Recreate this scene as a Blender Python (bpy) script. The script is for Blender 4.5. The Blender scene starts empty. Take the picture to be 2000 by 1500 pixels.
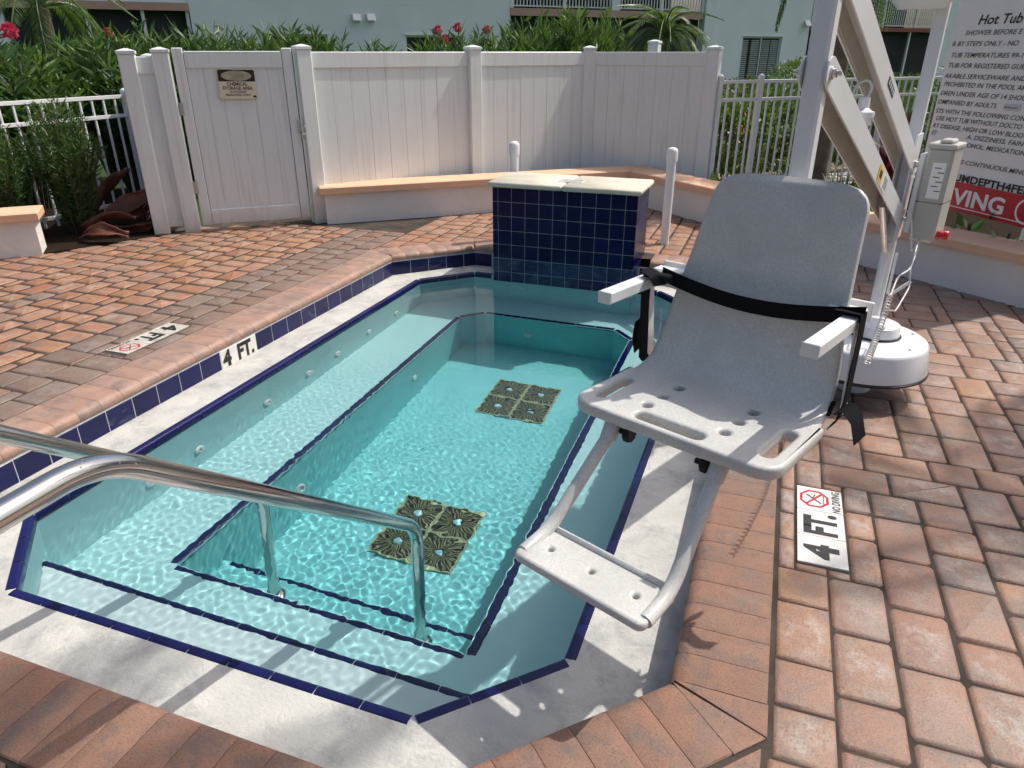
import bpy, bmesh, math, random
import numpy as np
from mathutils import Vector, Matrix, Euler
from mathutils.geometry import tessellate_polygon

sc = bpy.context.scene
COL = sc.collection
random.seed(7)
R = math.radians

# ---------------------------------------------------------------- camera, sky, sun, exposure
CAM_H = 1.45
cam = bpy.data.cameras.new('camera')
cam_o = bpy.data.objects.new('camera', cam)
COL.objects.link(cam_o)
cam_o.location = (0, 0, CAM_H)
cam_o.rotation_euler = (R(65.0), 0, R(19.84))
cam.sensor_width = 36
cam.lens = 1389.0 / 2000 * 36
cam.clip_end = 400
cam.clip_start = 0.05
sc.camera = cam_o

SUN_DIR = Vector((0.50, 0.47, 1.0)).normalized()
sun_el = math.asin(SUN_DIR.z)
sun_az = math.atan2(SUN_DIR.x, SUN_DIR.y)
world = bpy.data.worlds.new('World')
sc.world = world
world.use_nodes = True
wn = world.node_tree
sky = wn.nodes.new('ShaderNodeTexSky')
sky.sky_type = 'NISHITA'
sky.sun_disc = False
sky.sun_elevation = sun_el
sky.sun_rotation = sun_az
sky.air_density = 1.0
sky.dust_density = 5.0
sky.ozone_density = 1.0
wn.links.new(sky.outputs[0], wn.nodes['Background'].inputs[0])
wn.nodes['Background'].inputs[1].default_value = 0.14

sl = bpy.data.lights.new('sun', 'SUN')
sl.energy = 3.9
sl.angle = R(0.53)
sl.color = (1.0, 0.95, 0.88)
sl.cycles.is_caustics_light = True
sun_o = bpy.data.objects.new('sun', sl)
COL.objects.link(sun_o)
sun_o.rotation_euler = SUN_DIR.to_track_quat('Z', 'Y').to_euler()

vs = sc.view_settings
vs.view_transform = 'Standard'
vs.look = 'None'
vs.exposure = -0.05
vs.gamma = 1.0
vs.use_curve_mapping = False
cy = sc.cycles
cy.use_denoising = True
cy.caustics_refractive = True
cy.caustics_reflective = False
cy.max_bounces = 8
cy.diffuse_bounces = 3
cy.glossy_bounces = 4
cy.transmission_bounces = 6
cy.transparent_max_bounces = 8
cy.sample_clamp_indirect = 6.0
cy.use_adaptive_sampling = True
cy.adaptive_threshold = 0.03

# ---------------------------------------------------------------- helpers
BASE = {}

def mesh_from(name, V, F, smooth=None, uv=None):
    me = bpy.data.meshes.new(name)
    me.from_pydata([tuple(map(float, v)) for v in V], [], [tuple(int(i) for i in f) for f in F])
    if uv is not None:
        ul = me.uv_layers.new(name='UVMap')
        li = np.empty(len(me.loops), dtype=np.int32)
        me.loops.foreach_get('vertex_index', li)
        ul.data.foreach_set('uv', np.asarray(uv, dtype=np.float32)[li].ravel())
    if smooth is not None:
        me.polygons.foreach_set('use_smooth', [True] * len(me.polygons))
        me.set_sharp_from_angle(angle=R(smooth))
    me.update()
    return me

def put(name, me, mat=None, parent=None, loc=None, rot=None, world_off=False):
    """link a mesh as one object; loc is a world position"""
    if mat is not None and not me.materials:
        me.materials.append(mat)
    o = bpy.data.objects.new(name, me)
    COL.objects.link(o)
    b = Vector((0, 0, 0))
    if parent is not None:
        o.parent = parent
        b = BASE.get(parent.name, Vector((0, 0, 0)))
    BASE[o.name] = b.copy()
    if loc is not None:
        o.location = Vector(loc) - b
        BASE[o.name] = Vector(loc)
    if rot is not None:
        o.rotation_euler = rot
    return o

class MB:
    def __init__(s):
        s.V = []; s.F = []
    def add(s, V, F, M=None):
        i = len(s.V)
        if M is not None:
            V = [M @ Vector(v) for v in V]
        s.V.extend([tuple(v) for v in V])
        s.F.extend([tuple(k + i for k in f) for f in F])
        return s
    def box(s, c, sz, M=None, ch=0.0):
        hx, hy, hz = sz[0] / 2, sz[1] / 2, sz[2] / 2
        T = Matrix.Translation(Vector(c)) if M is None else M @ Matrix.Translation(Vector(c))
        if ch <= 0:
            V = [(x, y, z) for x in (-hx, hx) for y in (-hy, hy) for z in (-hz, hz)]
            F = [(0, 1, 3, 2), (4, 6, 7, 5), (0, 4, 5, 1), (2, 3, 7, 6), (0, 2, 6, 4), (1, 5, 7, 3)]
            return s.add(V, F, T)
        ch = min(ch, hx * .9, hy * .9, hz * .9)
        V = []; ix = {}
        for a in (-1, 1):
            for b in (-1, 1):
                for c_ in (-1, 1):
                    for k in range(3):
                        p = [a * hx, b * hy, c_ * hz]
                        for j in range(3):
                            if j != k:
                                p[j] -= (a, b, c_)[j] * ch
                        ix[(a, b, c_, k)] = len(V)
                        V.append(tuple(p))
        F = []
        def q(l): F.append(tuple(l))
        for k in range(3):
            o1, o2 = (k + 1) % 3, (k + 2) % 3
            for sg in (-1, 1):
                loop = []
                for (p1, p2) in ((-1, -1), (1, -1), (1, 1), (-1, 1)):
                    cc = [0, 0, 0]; cc[k] = sg; cc[o1] = p1; cc[o2] = p2
                    loop.append(ix[(cc[0], cc[1], cc[2], k)])
                q(loop if sg > 0 else loop[::-1])
        for k in range(3):           # edges parallel to k
            o1, o2 = (k + 1) % 3, (k + 2) % 3
            for p1 in (-1, 1):
                for p2 in (-1, 1):
                    A = [0, 0, 0]; A[o1] = p1; A[o2] = p2
                    lo = list(A); lo[k] = -1; hi = list(A); hi[k] = 1
                    l = [ix[(*lo, o1)], ix[(*hi, o1)], ix[(*hi, o2)], ix[(*lo, o2)]]
                    q(l if p1 * p2 < 0 else l[::-1])
        for a in (-1, 1):
            for b in (-1, 1):
                for c_ in (-1, 1):
                    l = [ix[(a, b, c_, 0)], ix[(a, b, c_, 1)], ix[(a, b, c_, 2)]]
                    q(l if a * b * c_ > 0 else l[::-1])
        return s.add(V, F, T)
    def tube(s, pts, r, n=10, caps=True, flat=None):
        P = [Vector(p) for p in pts]
        N = len(P)
        rr = r if isinstance(r, (list, tuple)) else [r] * N
        T = []
        for i in range(N):
            a = P[max(i - 1, 0)]; b = P[min(i + 1, N - 1)]
            T.append((b - a).normalized())
        up = Vector((0, 0, 1)) if abs(T[0].z) < .9 else Vector((1, 0, 0))
        u = T[0].cross(up).normalized(); V = []; F = []
        for i in range(N):
            if i:
                u = (u - T[i] * u.dot(T[i])).normalized()
            w = T[i].cross(u)
            for k in range(n):
                a = 2 * math.pi * k / n
                V.append(P[i] + (u * math.cos(a) + w * math.sin(a)) * rr[i])
        for i in range(N - 1):
            for k in range(n):
                k2 = (k + 1) % n
                F.append((i * n + k, (i + 1) * n + k, (i + 1) * n + k2, i * n + k2)[::-1])
        if caps:
            F.append(tuple(range(n))); F.append(tuple(range((N - 1) * n, N * n))[::-1])
            F[-2] = F[-2][::-1]; F[-1] = F[-1][::-1]
            F[-2] = tuple(F[-2]); F[-1] = tuple(F[-1])
        return s.add(V, F)
    def lathe(s, prof, c=(0, 0, 0), n=24, M=None, sx=1, sy=1):
        V = []; F = []
        T = Matrix.Translation(Vector(c)) if M is None else M @ Matrix.Translation(Vector(c))
        for (r, z) in prof:
            for k in range(n):
                a = 2 * math.pi * k / n
                V.append((r * math.cos(a) * sx, r * math.sin(a) * sy, z))
        m = len(prof)
        for i in range(m - 1):
            for k in range(n):
                k2 = (k + 1) % n
                F.append((i * n + k, i * n + k2, (i + 1) * n + k2, (i + 1) * n + k))
        if prof[0][0] > 1e-5: F.append(tuple(range(n))[::-1])
        if prof[-1][0] > 1e-5: F.append(tuple(range((m - 1) * n, m * n)))
        return s.add(V, F, T)
    def prism(s, poly, z0, z1, M=None, bev=0.0):
        n = len(poly)
        if bev > 0:
            ins = inset(poly, bev)
            V = [(x, y, z0) for x, y in poly] + [(x, y, z1 - bev) for x, y in poly] + [(x, y, z1) for x, y in ins]
            F = [(i, (i + 1) % n, n + (i + 1) % n, n + i) for i in range(n)]
            F += [(n + i, n + (i + 1) % n, 2 * n + (i + 1) % n, 2 * n + i) for i in range(n)]
            F += [tuple(range(2 * n, 3 * n)), tuple(range(n))[::-1]]
        else:
            V = [(x, y, z0) for x, y in poly] + [(x, y, z1) for x, y in poly]
            F = [(i, (i + 1) % n, n + (i + 1) % n, n + i) for i in range(n)]
            F += [tuple(range(n, 2 * n)), tuple(range(n))[::-1]]
        return s.add(V, F, M)
    def build(s, name, mat, parent=None, smooth=None, loc=None):
        """geometry given in world coordinates; kept relative to the parent's base"""
        b = Vector((0, 0, 0))
        if parent is not None:
            b = BASE.get(parent.name, b)
        if loc is not None:
            b = Vector(loc)
        V = [(v[0] - b.x, v[1] - b.y, v[2] - b.z) for v in s.V]
        me = mesh_from(name, V, s.F, smooth)
        me.materials.append(mat)
        o = bpy.data.objects.new(name, me)
        COL.objects.link(o)
        if parent is not None:
            o.parent = parent
            if loc is not None:
                o.location = b - BASE.get(parent.name, Vector((0, 0, 0)))
        elif loc is not None:
            o.location = b
        BASE[o.name] = b.copy()
        return o

def inset(poly, d):
    n = len(poly); out = []
    for i in range(n):
        p0 = Vector(poly[i - 1]); p1 = Vector(poly[i]); p2 = Vector(poly[(i + 1) % n])
        e1 = (p1 - p0).normalized(); e2 = (p2 - p1).normalized()
        n1 = Vector((-e1.y, e1.x)); n2 = Vector((-e2.y, e2.x))
        bis = n1 + n2
        k = bis.dot(n1)
        if abs(k) < .2: k = .2
        out.append(tuple(p1 + bis * (d / k)))
    return out

def tag(o, label=None, cat=None, group=None, kind=None):
    if label: o['label'] = label
    if cat: o['category'] = cat
    if group: o['group'] = group
    if kind: o['kind'] = kind
    return o

def thing(name, label, cat, loc=(0, 0, 0), group=None):
    o = bpy.data.objects.new(name, None)
    o.empty_display_size = .1
    COL.objects.link(o)
    o.location = loc
    BASE[o.name] = Vector(loc)
    return tag(o, label, cat, group)

def frame(o, xdir, zdir=(0, 0, 1)):
    """matrix: origin o, local x along xdir, local z along zdir"""
    x = Vector(xdir).normalized(); z = Vector(zdir)
    z = (z - x * z.dot(x)).normalized(); y = z.cross(x)
    M = Matrix((x, y, z)).transposed().to_4x4()
    M.translation = Vector(o)
    return M

def bez(pts, rad, seg=7):
    """polyline with rounded corners of radius rad"""
    P = [Vector(p) for p in pts]; out = [P[0]]
    for i in range(1, len(P) - 1):
        a = (P[i - 1] - P[i]); b = (P[i + 1] - P[i])
        ra = min(rad, a.length * .49, b.length * .49)
        A = P[i] + a.normalized() * ra; B = P[i] + b.normalized() * ra
        for k in range(seg + 1):
            t = k / seg
            out.append(A * (1 - t) ** 2 + P[i] * 2 * t * (1 - t) + B * t * t)
    out.append(P[-1])
    return out

def text_geo(txt, w=None, h=None, bold=0.0, shear=0.0, size=1.0, spacing=1.0):
    """flat mesh of a text in its own xy plane, starting at x=0, baseline y=0, fitted to width w / cap height h"""
    cu = bpy.data.curves.new('t', 'FONT')
    cu.body = txt; cu.size = size; cu.offset = bold; cu.shear = shear; cu.space_character = spacing
    cu.resolution_u = 3
    ob = bpy.data.objects.new('t', cu)
    me = bpy.data.meshes.new_from_object(ob)
    V = np.array([v.co[:] for v in me.vertices]); F = [tuple(p.vertices) for p in me.polygons]
    bpy.data.objects.remove(ob); bpy.data.curves.remove(cu); bpy.data.meshes.remove(me)
    V[:, 0] -= V[:, 0].min()
    sy = sx = 1.0
    if h is not None: sy = h / (0.70 * size)
    if w is not None: sx = w / max(V[:, 0].max(), 1e-4)
    else: sx = sy
    if h is None: sy = sx
    V[:, 0] *= sx; V[:, 1] *= sy
    return [tuple(v) for v in V], F

# ---------------------------------------------------------------- materials
def new_mat(name):
    m = bpy.data.materials.new(name); m.use_nodes = True
    nt = m.node_tree
    return m, nt, nt.nodes['Principled BSDF'], nt.nodes['Material Output']

def N(nt, typ, **kw):
    n = nt.nodes.new(typ)
    for k, v in kw.items():
        if k in n.inputs: n.inputs[k].default_value = v
        else: setattr(n, k, v)
    return n

def ramp(nt, fac, stops, interp='LINEAR'):
    r = nt.nodes.new('ShaderNodeValToRGB'); r.color_ramp.interpolation = interp
    e = r.color_ramp.elements
    while len(e) < len(stops): e.new(.5)
    for i, (p, c) in enumerate(stops):
        e[i].position = p; e[i].color = (*c, 1) if len(c) == 3 else c
    nt.links.new(fac, r.inputs[0])
    return r.outputs[0]

def mixc(nt, fac, a, b, mode='MIX'):
    m = nt.nodes.new('ShaderNodeMix'); m.data_type = 'RGBA'; m.blend_type = mode
    for s, v in ((m.inputs[0], fac), (m.inputs[6], a), (m.inputs[7], b)):
        if hasattr(v, 'is_output'): nt.links.new(v, s)
        elif isinstance(v, (int, float)): s.default_value = v
        else: s.default_value = (*v, 1)
    return m.outputs[2]

def mathn(nt, op, a, b=0.0, clamp=False):
    m = nt.nodes.new('ShaderNodeMath'); m.operation = op; m.use_clamp = clamp
    for s, v in ((m.inputs[0], a), (m.inputs[1], b)):
        if hasattr(v, 'is_output'): nt.links.new(v, s)
        else: s.default_value = v
    return m.outputs[0]

def noise(nt, scale, detail=4, rough=.55, vec=None, dist=0.0):
    n = N(nt, 'ShaderNodeTexNoise', Scale=scale, Detail=detail, Roughness=rough, Distortion=dist)
    if vec is None:
        g = nt.nodes.new('ShaderNodeNewGeometry'); vec = g.outputs['Position']
    nt.links.new(vec, n.inputs['Vector'])
    return n.outputs['Fac']

def stretch(nt, sx, sy, sz):
    g = nt.nodes.new('ShaderNodeNewGeometry')
    m = nt.nodes.new('ShaderNodeMapping'); m.inputs['Scale'].default_value = (sx, sy, sz)
    nt.links.new(g.outputs['Position'], m.inputs['Vector'])
    return m.outputs[0]

def bump(nt, bs, h, strength, dist=0.01):
    b = N(nt, 'ShaderNodeBump', Strength=strength, Distance=dist)
    nt.links.new(h, b.inputs['Height']); nt.links.new(b.outputs[0], bs.inputs['Normal'])

def surf(name, c1, c2, scale=8, rough=.6, bstr=0.0, bscale=60, metallic=0.0, spec=.5, speck=0.0, speck_c=(.1, .1, .1), dirt=None, coat=0.0, rvar=.1):
    """a painted / cast surface: two tones in noise, optional dirt patches, fine relief"""
    m, nt, bs, out = new_mat(name)
    f = noise(nt, scale, 5)
    col = ramp(nt, f, [(.3, c1), (.7, c2)])
    if dirt:
        d = noise(nt, dirt[1], 9, .74, dist=.35)
        k = ramp(nt, d, [(dirt[2], (0, 0, 0)), (dirt[2] + .22, (1, 1, 1))])
        k2 = mathn(nt, 'MULTIPLY', k, dirt[3])
        col = mixc(nt, k2, col, dirt[0])
    if speck > 0:
        sp = noise(nt, 260, 2)
        k = ramp(nt, sp, [(.56, (0, 0, 0)), (.66, (1, 1, 1))])
        col = mixc(nt, mathn(nt, 'MULTIPLY', k, speck), col, speck_c)
    nt.links.new(col, bs.inputs['Base Color'])
    rr = mathn(nt, 'ADD', mathn(nt, 'MULTIPLY', f, rvar), rough - rvar / 2)
    nt.links.new(rr, bs.inputs['Roughness'])
    bs.inputs['Metallic'].default_value = metallic
    bs.inputs['Specular IOR Level'].default_value = spec
    if coat: bs.inputs['Coat Weight'].default_value = coat
    if bstr > 0:
        bump(nt, bs, noise(nt, bscale, 4, .6), bstr, .004)
    return m

M_ = {}
M_['stucco_white'] = surf('stucco_white', (.76, .74, .69), (.83, .81, .76), 3, .85, 1.0, 24, dirt=((.46, .43, .38), 5, .60, .35))
M_['wall_cap'] = surf('wall_cap', (.74, .45, .29), (.79, .51, .34), 6, .8, .35, 55, dirt=((.55, .33, .22), 9, .58, .35))
M_['vinyl'] = surf('vinyl', (.74, .775, .765), (.78, .815, .805), 1.5, .38, 0.05, 30, dirt=((.62, .58, .52), 4, .66, .3))
nt = M_['vinyl'].node_tree; bs = nt.nodes['Principled BSDF']
src = bs.inputs['Base Color'].links[0].from_socket
st_ = noise(nt, 1.0, 5, .6, stretch(nt, 26, 26, 1.3))
src = mixc(nt, mathn(nt, 'MULTIPLY', ramp(nt, st_, [(.52, (0, 0, 0)), (.74, (1, 1, 1))]), .35), src, (.47, .46, .41))
gz = nt.nodes.new('ShaderNodeNewGeometry'); sz_ = nt.nodes.new('ShaderNodeSeparateXYZ'); nt.links.new(gz.outputs['Position'], sz_.inputs[0])
low = mathn(nt, 'MULTIPLY', ramp(nt, mathn(nt, 'ADD', sz_.outputs[2], mathn(nt, 'MULTIPLY', noise(nt, 9, 5, .7), .25)), [(.10, (1, 1, 1)), (.34, (0, 0, 0))]), .55)
nt.links.new(mixc(nt, low, src, (.36, .31, .24)), bs.inputs['Base Color'])
M_['alu_white'] = surf('alu_white', (.74, .74, .74), (.78, .78, .78), 4, .35)
M_['lift_paint'] = surf('lift_paint', (.73, .735, .74), (.77, .775, .78), 3, .3, .05, 200, dirt=((.52, .49, .44), 7, .62, .35))
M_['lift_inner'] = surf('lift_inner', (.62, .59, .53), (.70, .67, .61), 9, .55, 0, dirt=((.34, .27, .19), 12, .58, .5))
M_['box_grey'] = surf('box_grey', (.46, .455, .42), (.50, .495, .455), 5, .45)
M_['black'] = surf('black', (.007, .007, .008), (.013, .013, .015), 40, .6, spec=.25)
M_['strap'] = surf('strap', (.005, .005, .007), (.010, .010, .012), 300, .8, .4, 700, spec=.12)
M_['rubber'] = surf('rubber', (.015, .015, .015), (.03, .03, .03), 30, .6)
M_['red'] = surf('red', (.55, .02, .03), (.6, .03, .04), 10, .4)
M_['sign_red'] = surf('sign_red', (.50, .012, .03), (.55, .016, .035), 4, .35)
M_['sign_white'] = surf('sign_white', (.84, .84, .83), (.88, .88, .87), 3, .35)
M_['sign_grey'] = surf('sign_grey', (.58, .58, .60), (.62, .62, .64), 3, .4)
M_['sign_cream'] = surf('sign_cream', (.70, .64, .47), (.76, .70, .53), 9, .45, dirt=((.5, .42, .28), 30, .6, .4))
M_['ink'] = surf('ink', (.010, .010, .012), (.02, .02, .02), 50, .5)
M_['ink_grey'] = surf('ink_grey', (.06, .06, .06), (.09, .09, .09), 50, .5)
M_['yellow'] = surf('yellow', (.75, .5, .05), (.8, .55, .06), 10, .4)
M_['cable'] = surf('cable', (.62, .62, .60), (.7, .7, .68), 20, .4)
M_['pvc'] = surf('pvc', (.76, .77, .78), (.80, .81, .82), 6, .28)
M_['bolt'] = surf('bolt', (.55, .54, .52), (.65, .64, .62), 30, .3, metallic=1.0)
M_['soil'] = surf('soil', (.014, .010, .007), (.035, .025, .018), 30, .95, .9, 60, spec=.05)
M_['grout'] = surf('grout', (.40, .41, .43), (.60, .61, .62), 18, .85)
M_['bed'] = surf('bed', (.045, .032, .022), (.09, .065, .045), 20, .95, .9, 50)

# polished stainless steel
m, nt, bs, out = new_mat('steel')
bs.inputs['Base Color'].default_value = (.62, .60, .57, 1); bs.inputs['Metallic'].default_value = 1
f = noise(nt, 60, 3)
nt.links.new(mathn(nt, 'ADD', mathn(nt, 'MULTIPLY', f, .12), .10), bs.inputs['Roughness'])
M_['steel'] = m

# moulded plastic of the chair: mottled grey-white with dark flecks
m, nt, bs, out = new_mat('moulded_plastic')
f = noise(nt, 170, 6, .8)
f2 = noise(nt, 5, 5, .6, dist=.5)
col = ramp(nt, f, [(.34, (.49, .485, .45)), (.5, (.615, .605, .57)), (.66, (.73, .715, .68))])
col = mixc(nt, mathn(nt, 'MULTIPLY', ramp(nt, f2, [(.42, (0, 0, 0)), (.70, (1, 1, 1))]), .55), col, (.44, .44, .42))
nt.links.new(col, bs.inputs['Base Color'])
nt.links.new(mathn(nt, 'ADD', mathn(nt, 'MULTIPLY', f2, .3), .22), bs.inputs['Roughness'])
bump(nt, bs, noise(nt, 120, 3), .10, .002)
M_['chair'] = m

# concrete pavers: several body colours, pale worn faces, fine grit
def paver_mat(name, stops, worn, worn_c, edge_c, rough=.62, speck=.5, val=.84, sat=1.08):
    m, nt, bs, out = new_mat(name)
    oi = nt.nodes.new('ShaderNodeObjectInfo'); ge = nt.nodes.new('ShaderNodeNewGeometry')
    rnd = mathn(nt, 'FRACT', mathn(nt, 'ADD', oi.outputs['Random'], ge.outputs['Random Per Island']))
    rnd2 = mathn(nt, 'FRACT', mathn(nt, 'MULTIPLY', rnd, 7.31))
    col = ramp(nt, rnd, stops)
    n1 = noise(nt, 8, 8, .68, dist=.15)
    col = mixc(nt, ramp(nt, n1, [(.40, (0, 0, 0)), (.62, (1, 1, 1))]), col, edge_c)
    ng = noise(nt, 6.3, 5, .6, stretch(nt, 1.3, 1.0, 1), .7)
    col = mixc(nt, mathn(nt, 'MULTIPLY', ramp(nt, ng, [(.52, (0, 0, 0)), (.72, (1, 1, 1))]), .6), col, (.235, .20, .18))
    mp = nt.nodes.new('ShaderNodeVectorMath'); mp.operation = 'MULTIPLY_ADD'
    cx_ = nt.nodes.new('ShaderNodeCombineXYZ')
    for q_ in range(3): nt.links.new(rnd, cx_.inputs[q_])
    nt.links.new(cx_.outputs[0], mp.inputs[0]); mp.inputs[1].default_value = (37, 53, 71); nt.links.new(ge.outputs['Position'], mp.inputs[2])
    pv = mp.outputs[0]
    n3 = noise(nt, 10, 7, .68, pv, .15)
    col = mixc(nt, mathn(nt, 'MULTIPLY', ramp(nt, n3, [(.50, (0, 0, 0)), (.66, (1, 1, 1))]), .75), col, worn_c if False else (.215, .175, .155))
    uv = nt.nodes.new('ShaderNodeUVMap')
    sep = nt.nodes.new('ShaderNodeSeparateXYZ'); nt.links.new(uv.outputs[0], sep.inputs[0])
    def tri(o): return mathn(nt, 'SUBTRACT', 1.0, mathn(nt, 'ABSOLUTE', mathn(nt, 'SUBTRACT', mathn(nt, 'MULTIPLY', o, 2.0), 1.0)))
    cen = mathn(nt, 'MULTIPLY', tri(sep.outputs[0]), tri(sep.outputs[1]))
    n2 = noise(nt, 15, 8, .74, pv, .15)
    k = mathn(nt, 'MULTIPLY', ramp(nt, cen, [(.04, (0, 0, 0)), (.40, (1, 1, 1))]), ramp(nt, n2, [(.45, (0, 0, 0)), (.60, (1, 1, 1))]))
    k = mathn(nt, 'MULTIPLY', k, mathn(nt, 'MULTIPLY', ramp(nt, rnd2, [(.25, (0, 0, 0)), (.8, (1, 1, 1))]), worn))
    col = mixc(nt, k, col, worn_c)
    grit = noise(nt, 190, 4, .75)
    col = mixc(nt, mathn(nt, 'MULTIPLY', ramp(nt, grit, [(.50, (0, 0, 0)), (.66, (1, 1, 1))]), speck), col, (.11, .06, .042))
    grit2 = noise(nt, 230, 3, .7)
    col = mixc(nt, mathn(nt, 'MULTIPLY', ramp(nt, grit2, [(.57, (0, 0, 0)), (.68, (1, 1, 1))]), speck * .7), col, (.58, .40, .29))
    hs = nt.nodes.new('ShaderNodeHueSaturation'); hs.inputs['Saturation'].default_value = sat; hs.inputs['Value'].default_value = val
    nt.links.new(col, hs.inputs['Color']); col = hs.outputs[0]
    nt.links.new(col, bs.inputs['Base Color'])
    nt.links.new(mathn(nt, 'ADD', mathn(nt, 'MULTIPLY', n2, .25), rough - .12), bs.inputs['Roughness'])
    bs.inputs['Specular IOR Level'].default_value = .45
    hgt = mathn(nt, 'ADD', mathn(nt, 'MULTIPLY', grit, .6), mathn(nt, 'MULTIPLY', noise(nt, 38, 4), 1.0))
    bump(nt, bs, hgt, .55, .005)
    return m
TC = (.40, .175, .105); OR = (.48, .24, .125); PK = (.46, .25, .185); GB = (.30, .215, .175); GY = (.31, .28, .26); BR = (.33, .165, .115)
M_['paver_right'] = paver_mat('paver_right', [(0, (.23, .155, .125)), (.12, (.36, .20, .13)), (.24, (.28, .145, .10)), (.36, (.225, .19, .165)), (.50, (.41, .215, .115)), (.62, (.24, .125, .09)), (.74, (.33, .215, .165)), (.86, (.235, .215, .20)), (1, (.43, .225, .11))], .60, (.50, .455, .41), (.35, .185, .12), val=.97, speck=.6, rough=.46, sat=.98)
M_['paver_left'] = paver_mat('paver_left', [(0, (.38, .18, .11)), (.15, (.48, .25, .13)), (.3, (.43, .23, .16)), (.45, (.52, .31, .21)), (.6, (.40, .19, .12)), (.72, (.50, .29, .16)), (.85, (.46, .28, .21)), (.94, (.32, .24, .20)), (1, (.25, .22, .20))], .5, (.62, .50, .41), (.38, .19, .11), speck=.4)
M_['paver_band'] = paver_mat('paver_band', [(0, (.24, .17, .135)), (.3, (.28, .20, .16)), (.55, (.31, .24, .20)), (.75, (.30, .18, .125)), (1, (.30, .28, .26))], .45, (.38, .34, .31), (.25, .16, .12), speck=.5)
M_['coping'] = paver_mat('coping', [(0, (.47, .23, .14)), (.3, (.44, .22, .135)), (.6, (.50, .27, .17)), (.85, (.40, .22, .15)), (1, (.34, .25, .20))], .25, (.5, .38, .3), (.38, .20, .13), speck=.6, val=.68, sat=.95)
M_['coping_left'] = paver_mat('coping_left', [(0, (.48, .285, .205)), (.3, (.52, .31, .225)), (.6, (.47, .285, .21)), (.85, (.44, .29, .225)), (1, (.50, .30, .21))], .3, (.58, .46, .38), (.43, .25, .18), speck=.3, rough=.45, val=.86, sat=.95)
M_['sand'] = surf('sand', (.022, .018, .015), (.085, .064, .048), 7, .95, .6, 120)

# glazed navy tile
m, nt, bs, out = new_mat('navy_tile')
oi = nt.nodes.new('ShaderNodeObjectInfo')
f = noise(nt, 9, 4)
col = ramp(nt, oi.outputs['Random'], [(0, (.004, .005, .048)), (.5, (.006, .008, .066)), (1, (.009, .011, .085))])
col = mixc(nt, mathn(nt, 'MULTIPLY', f, .35), col, (.012, .016, .08))
nt.links.new(col, bs.inputs['Base Color'])
nt.links.new(mathn(nt, 'ADD', mathn(nt, 'MULTIPLY', noise(nt, 30, 4), .12), .12), bs.inputs['Roughness'])
bs.inputs['Specular IOR Level'].default_value = .32
M_['navy'] = m
md = m.copy(); md.name = 'navy_tile_shaded'  # copy for the tiled block, its shade put into a darker colour
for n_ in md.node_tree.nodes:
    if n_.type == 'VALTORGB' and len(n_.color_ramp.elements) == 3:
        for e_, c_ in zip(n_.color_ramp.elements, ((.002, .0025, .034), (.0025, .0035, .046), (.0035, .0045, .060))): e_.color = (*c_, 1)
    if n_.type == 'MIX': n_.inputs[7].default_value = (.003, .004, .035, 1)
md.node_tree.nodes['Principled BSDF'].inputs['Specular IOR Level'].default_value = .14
M_['navy_shaded'] = md
# navy tile with a pale lime scale line just above the water
m2 = m.copy(); m2.name = 'navy_tile_scaled'
nt = m2.node_tree; bs = nt.nodes['Principled BSDF']
src = bs.inputs['Base Color'].links[0].from_socket
k = ramp(nt, noise(nt, 1.0, 6, .6, stretch(nt, 14, 14, 30), .8), [(.50, (0, 0, 0)), (.75, (1, 1, 1))])
nt.links.new(mixc(nt, mathn(nt, 'MULTIPLY', k, .5), src, (.13, .17, .24)), bs.inputs['Base Color'])
M_['navy_scaled'] = m2
m, nt, bs, out = new_mat('white_tile')
f = noise(nt, 16, 4)
nt.links.new(ramp(nt, f, [(.3, (.70, .69, .65)), (.7, (.78, .77, .73))]), bs.inputs['Base Color']); bs.inputs['Roughness'].default_value = .25
M_['white_tile'] = m
M_['white_tile_dirty'] = surf('white_tile_dirty', (.50, .47, .40), (.62, .59, .52), 14, .45, dirt=((.22, .18, .14), 22, .48, .7))

# pool plaster; the underwater ones carry the water's depth tint in their colour
M_['ledge'] = surf('ledge', (.48, .475, .445), (.63, .62, .565), 5.0, .78, .7, 90, dirt=((.27, .275, .28), 7.5, .47, .75), speck=.35, speck_c=(.36, .36, .35))
M_['plaster_step_water_tint'] = surf('plaster_step_water_tint', (.68, .76, .79), (.74, .82, .84), 7, .8, .1, 60)
M_['plaster_bench_water_tint'] = surf('plaster_bench_water_tint', (.42, .69, .715), (.48, .74, .765), 5, .8, .1, 60)
M_['plaster_deep_water_tint'] = surf('plaster_deep_water_tint', (.19, .58, .61), (.24, .64, .67), 4, .8, .1, 60)
M_['jet'] = surf('jet', (.7, .74, .72), (.78, .8, .78), 10, .35)
M_['grate_hub'] = surf('grate_hub', (.34, .60, .64), (.42, .68, .72), 20, .4)
M_['grate'] = surf('grate', (.115, .125, .05), (.18, .19, .08), 22, .6)
M_['grate_dark'] = surf('grate_dark', (.012, .015, .010), (.02, .024, .015), 22, .8)
M_['grate_rim'] = surf('grate_rim', (.30, .34, .19), (.38, .42, .25), 22, .6)

# water: clear refracting surface
m = bpy.data.materials.new('water'); m.use_nodes = True
nt = m.node_tree; nt.nodes.clear()
out = nt.nodes.new('ShaderNodeOutputMaterial')
g = N(nt, 'ShaderNodeBsdfGlass', IOR=1.333, Roughness=0.0, Color=(.90, .985, .985, 1))
nt.links.new(g.outputs[0], out.inputs[0])
M_['water'] = m

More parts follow.
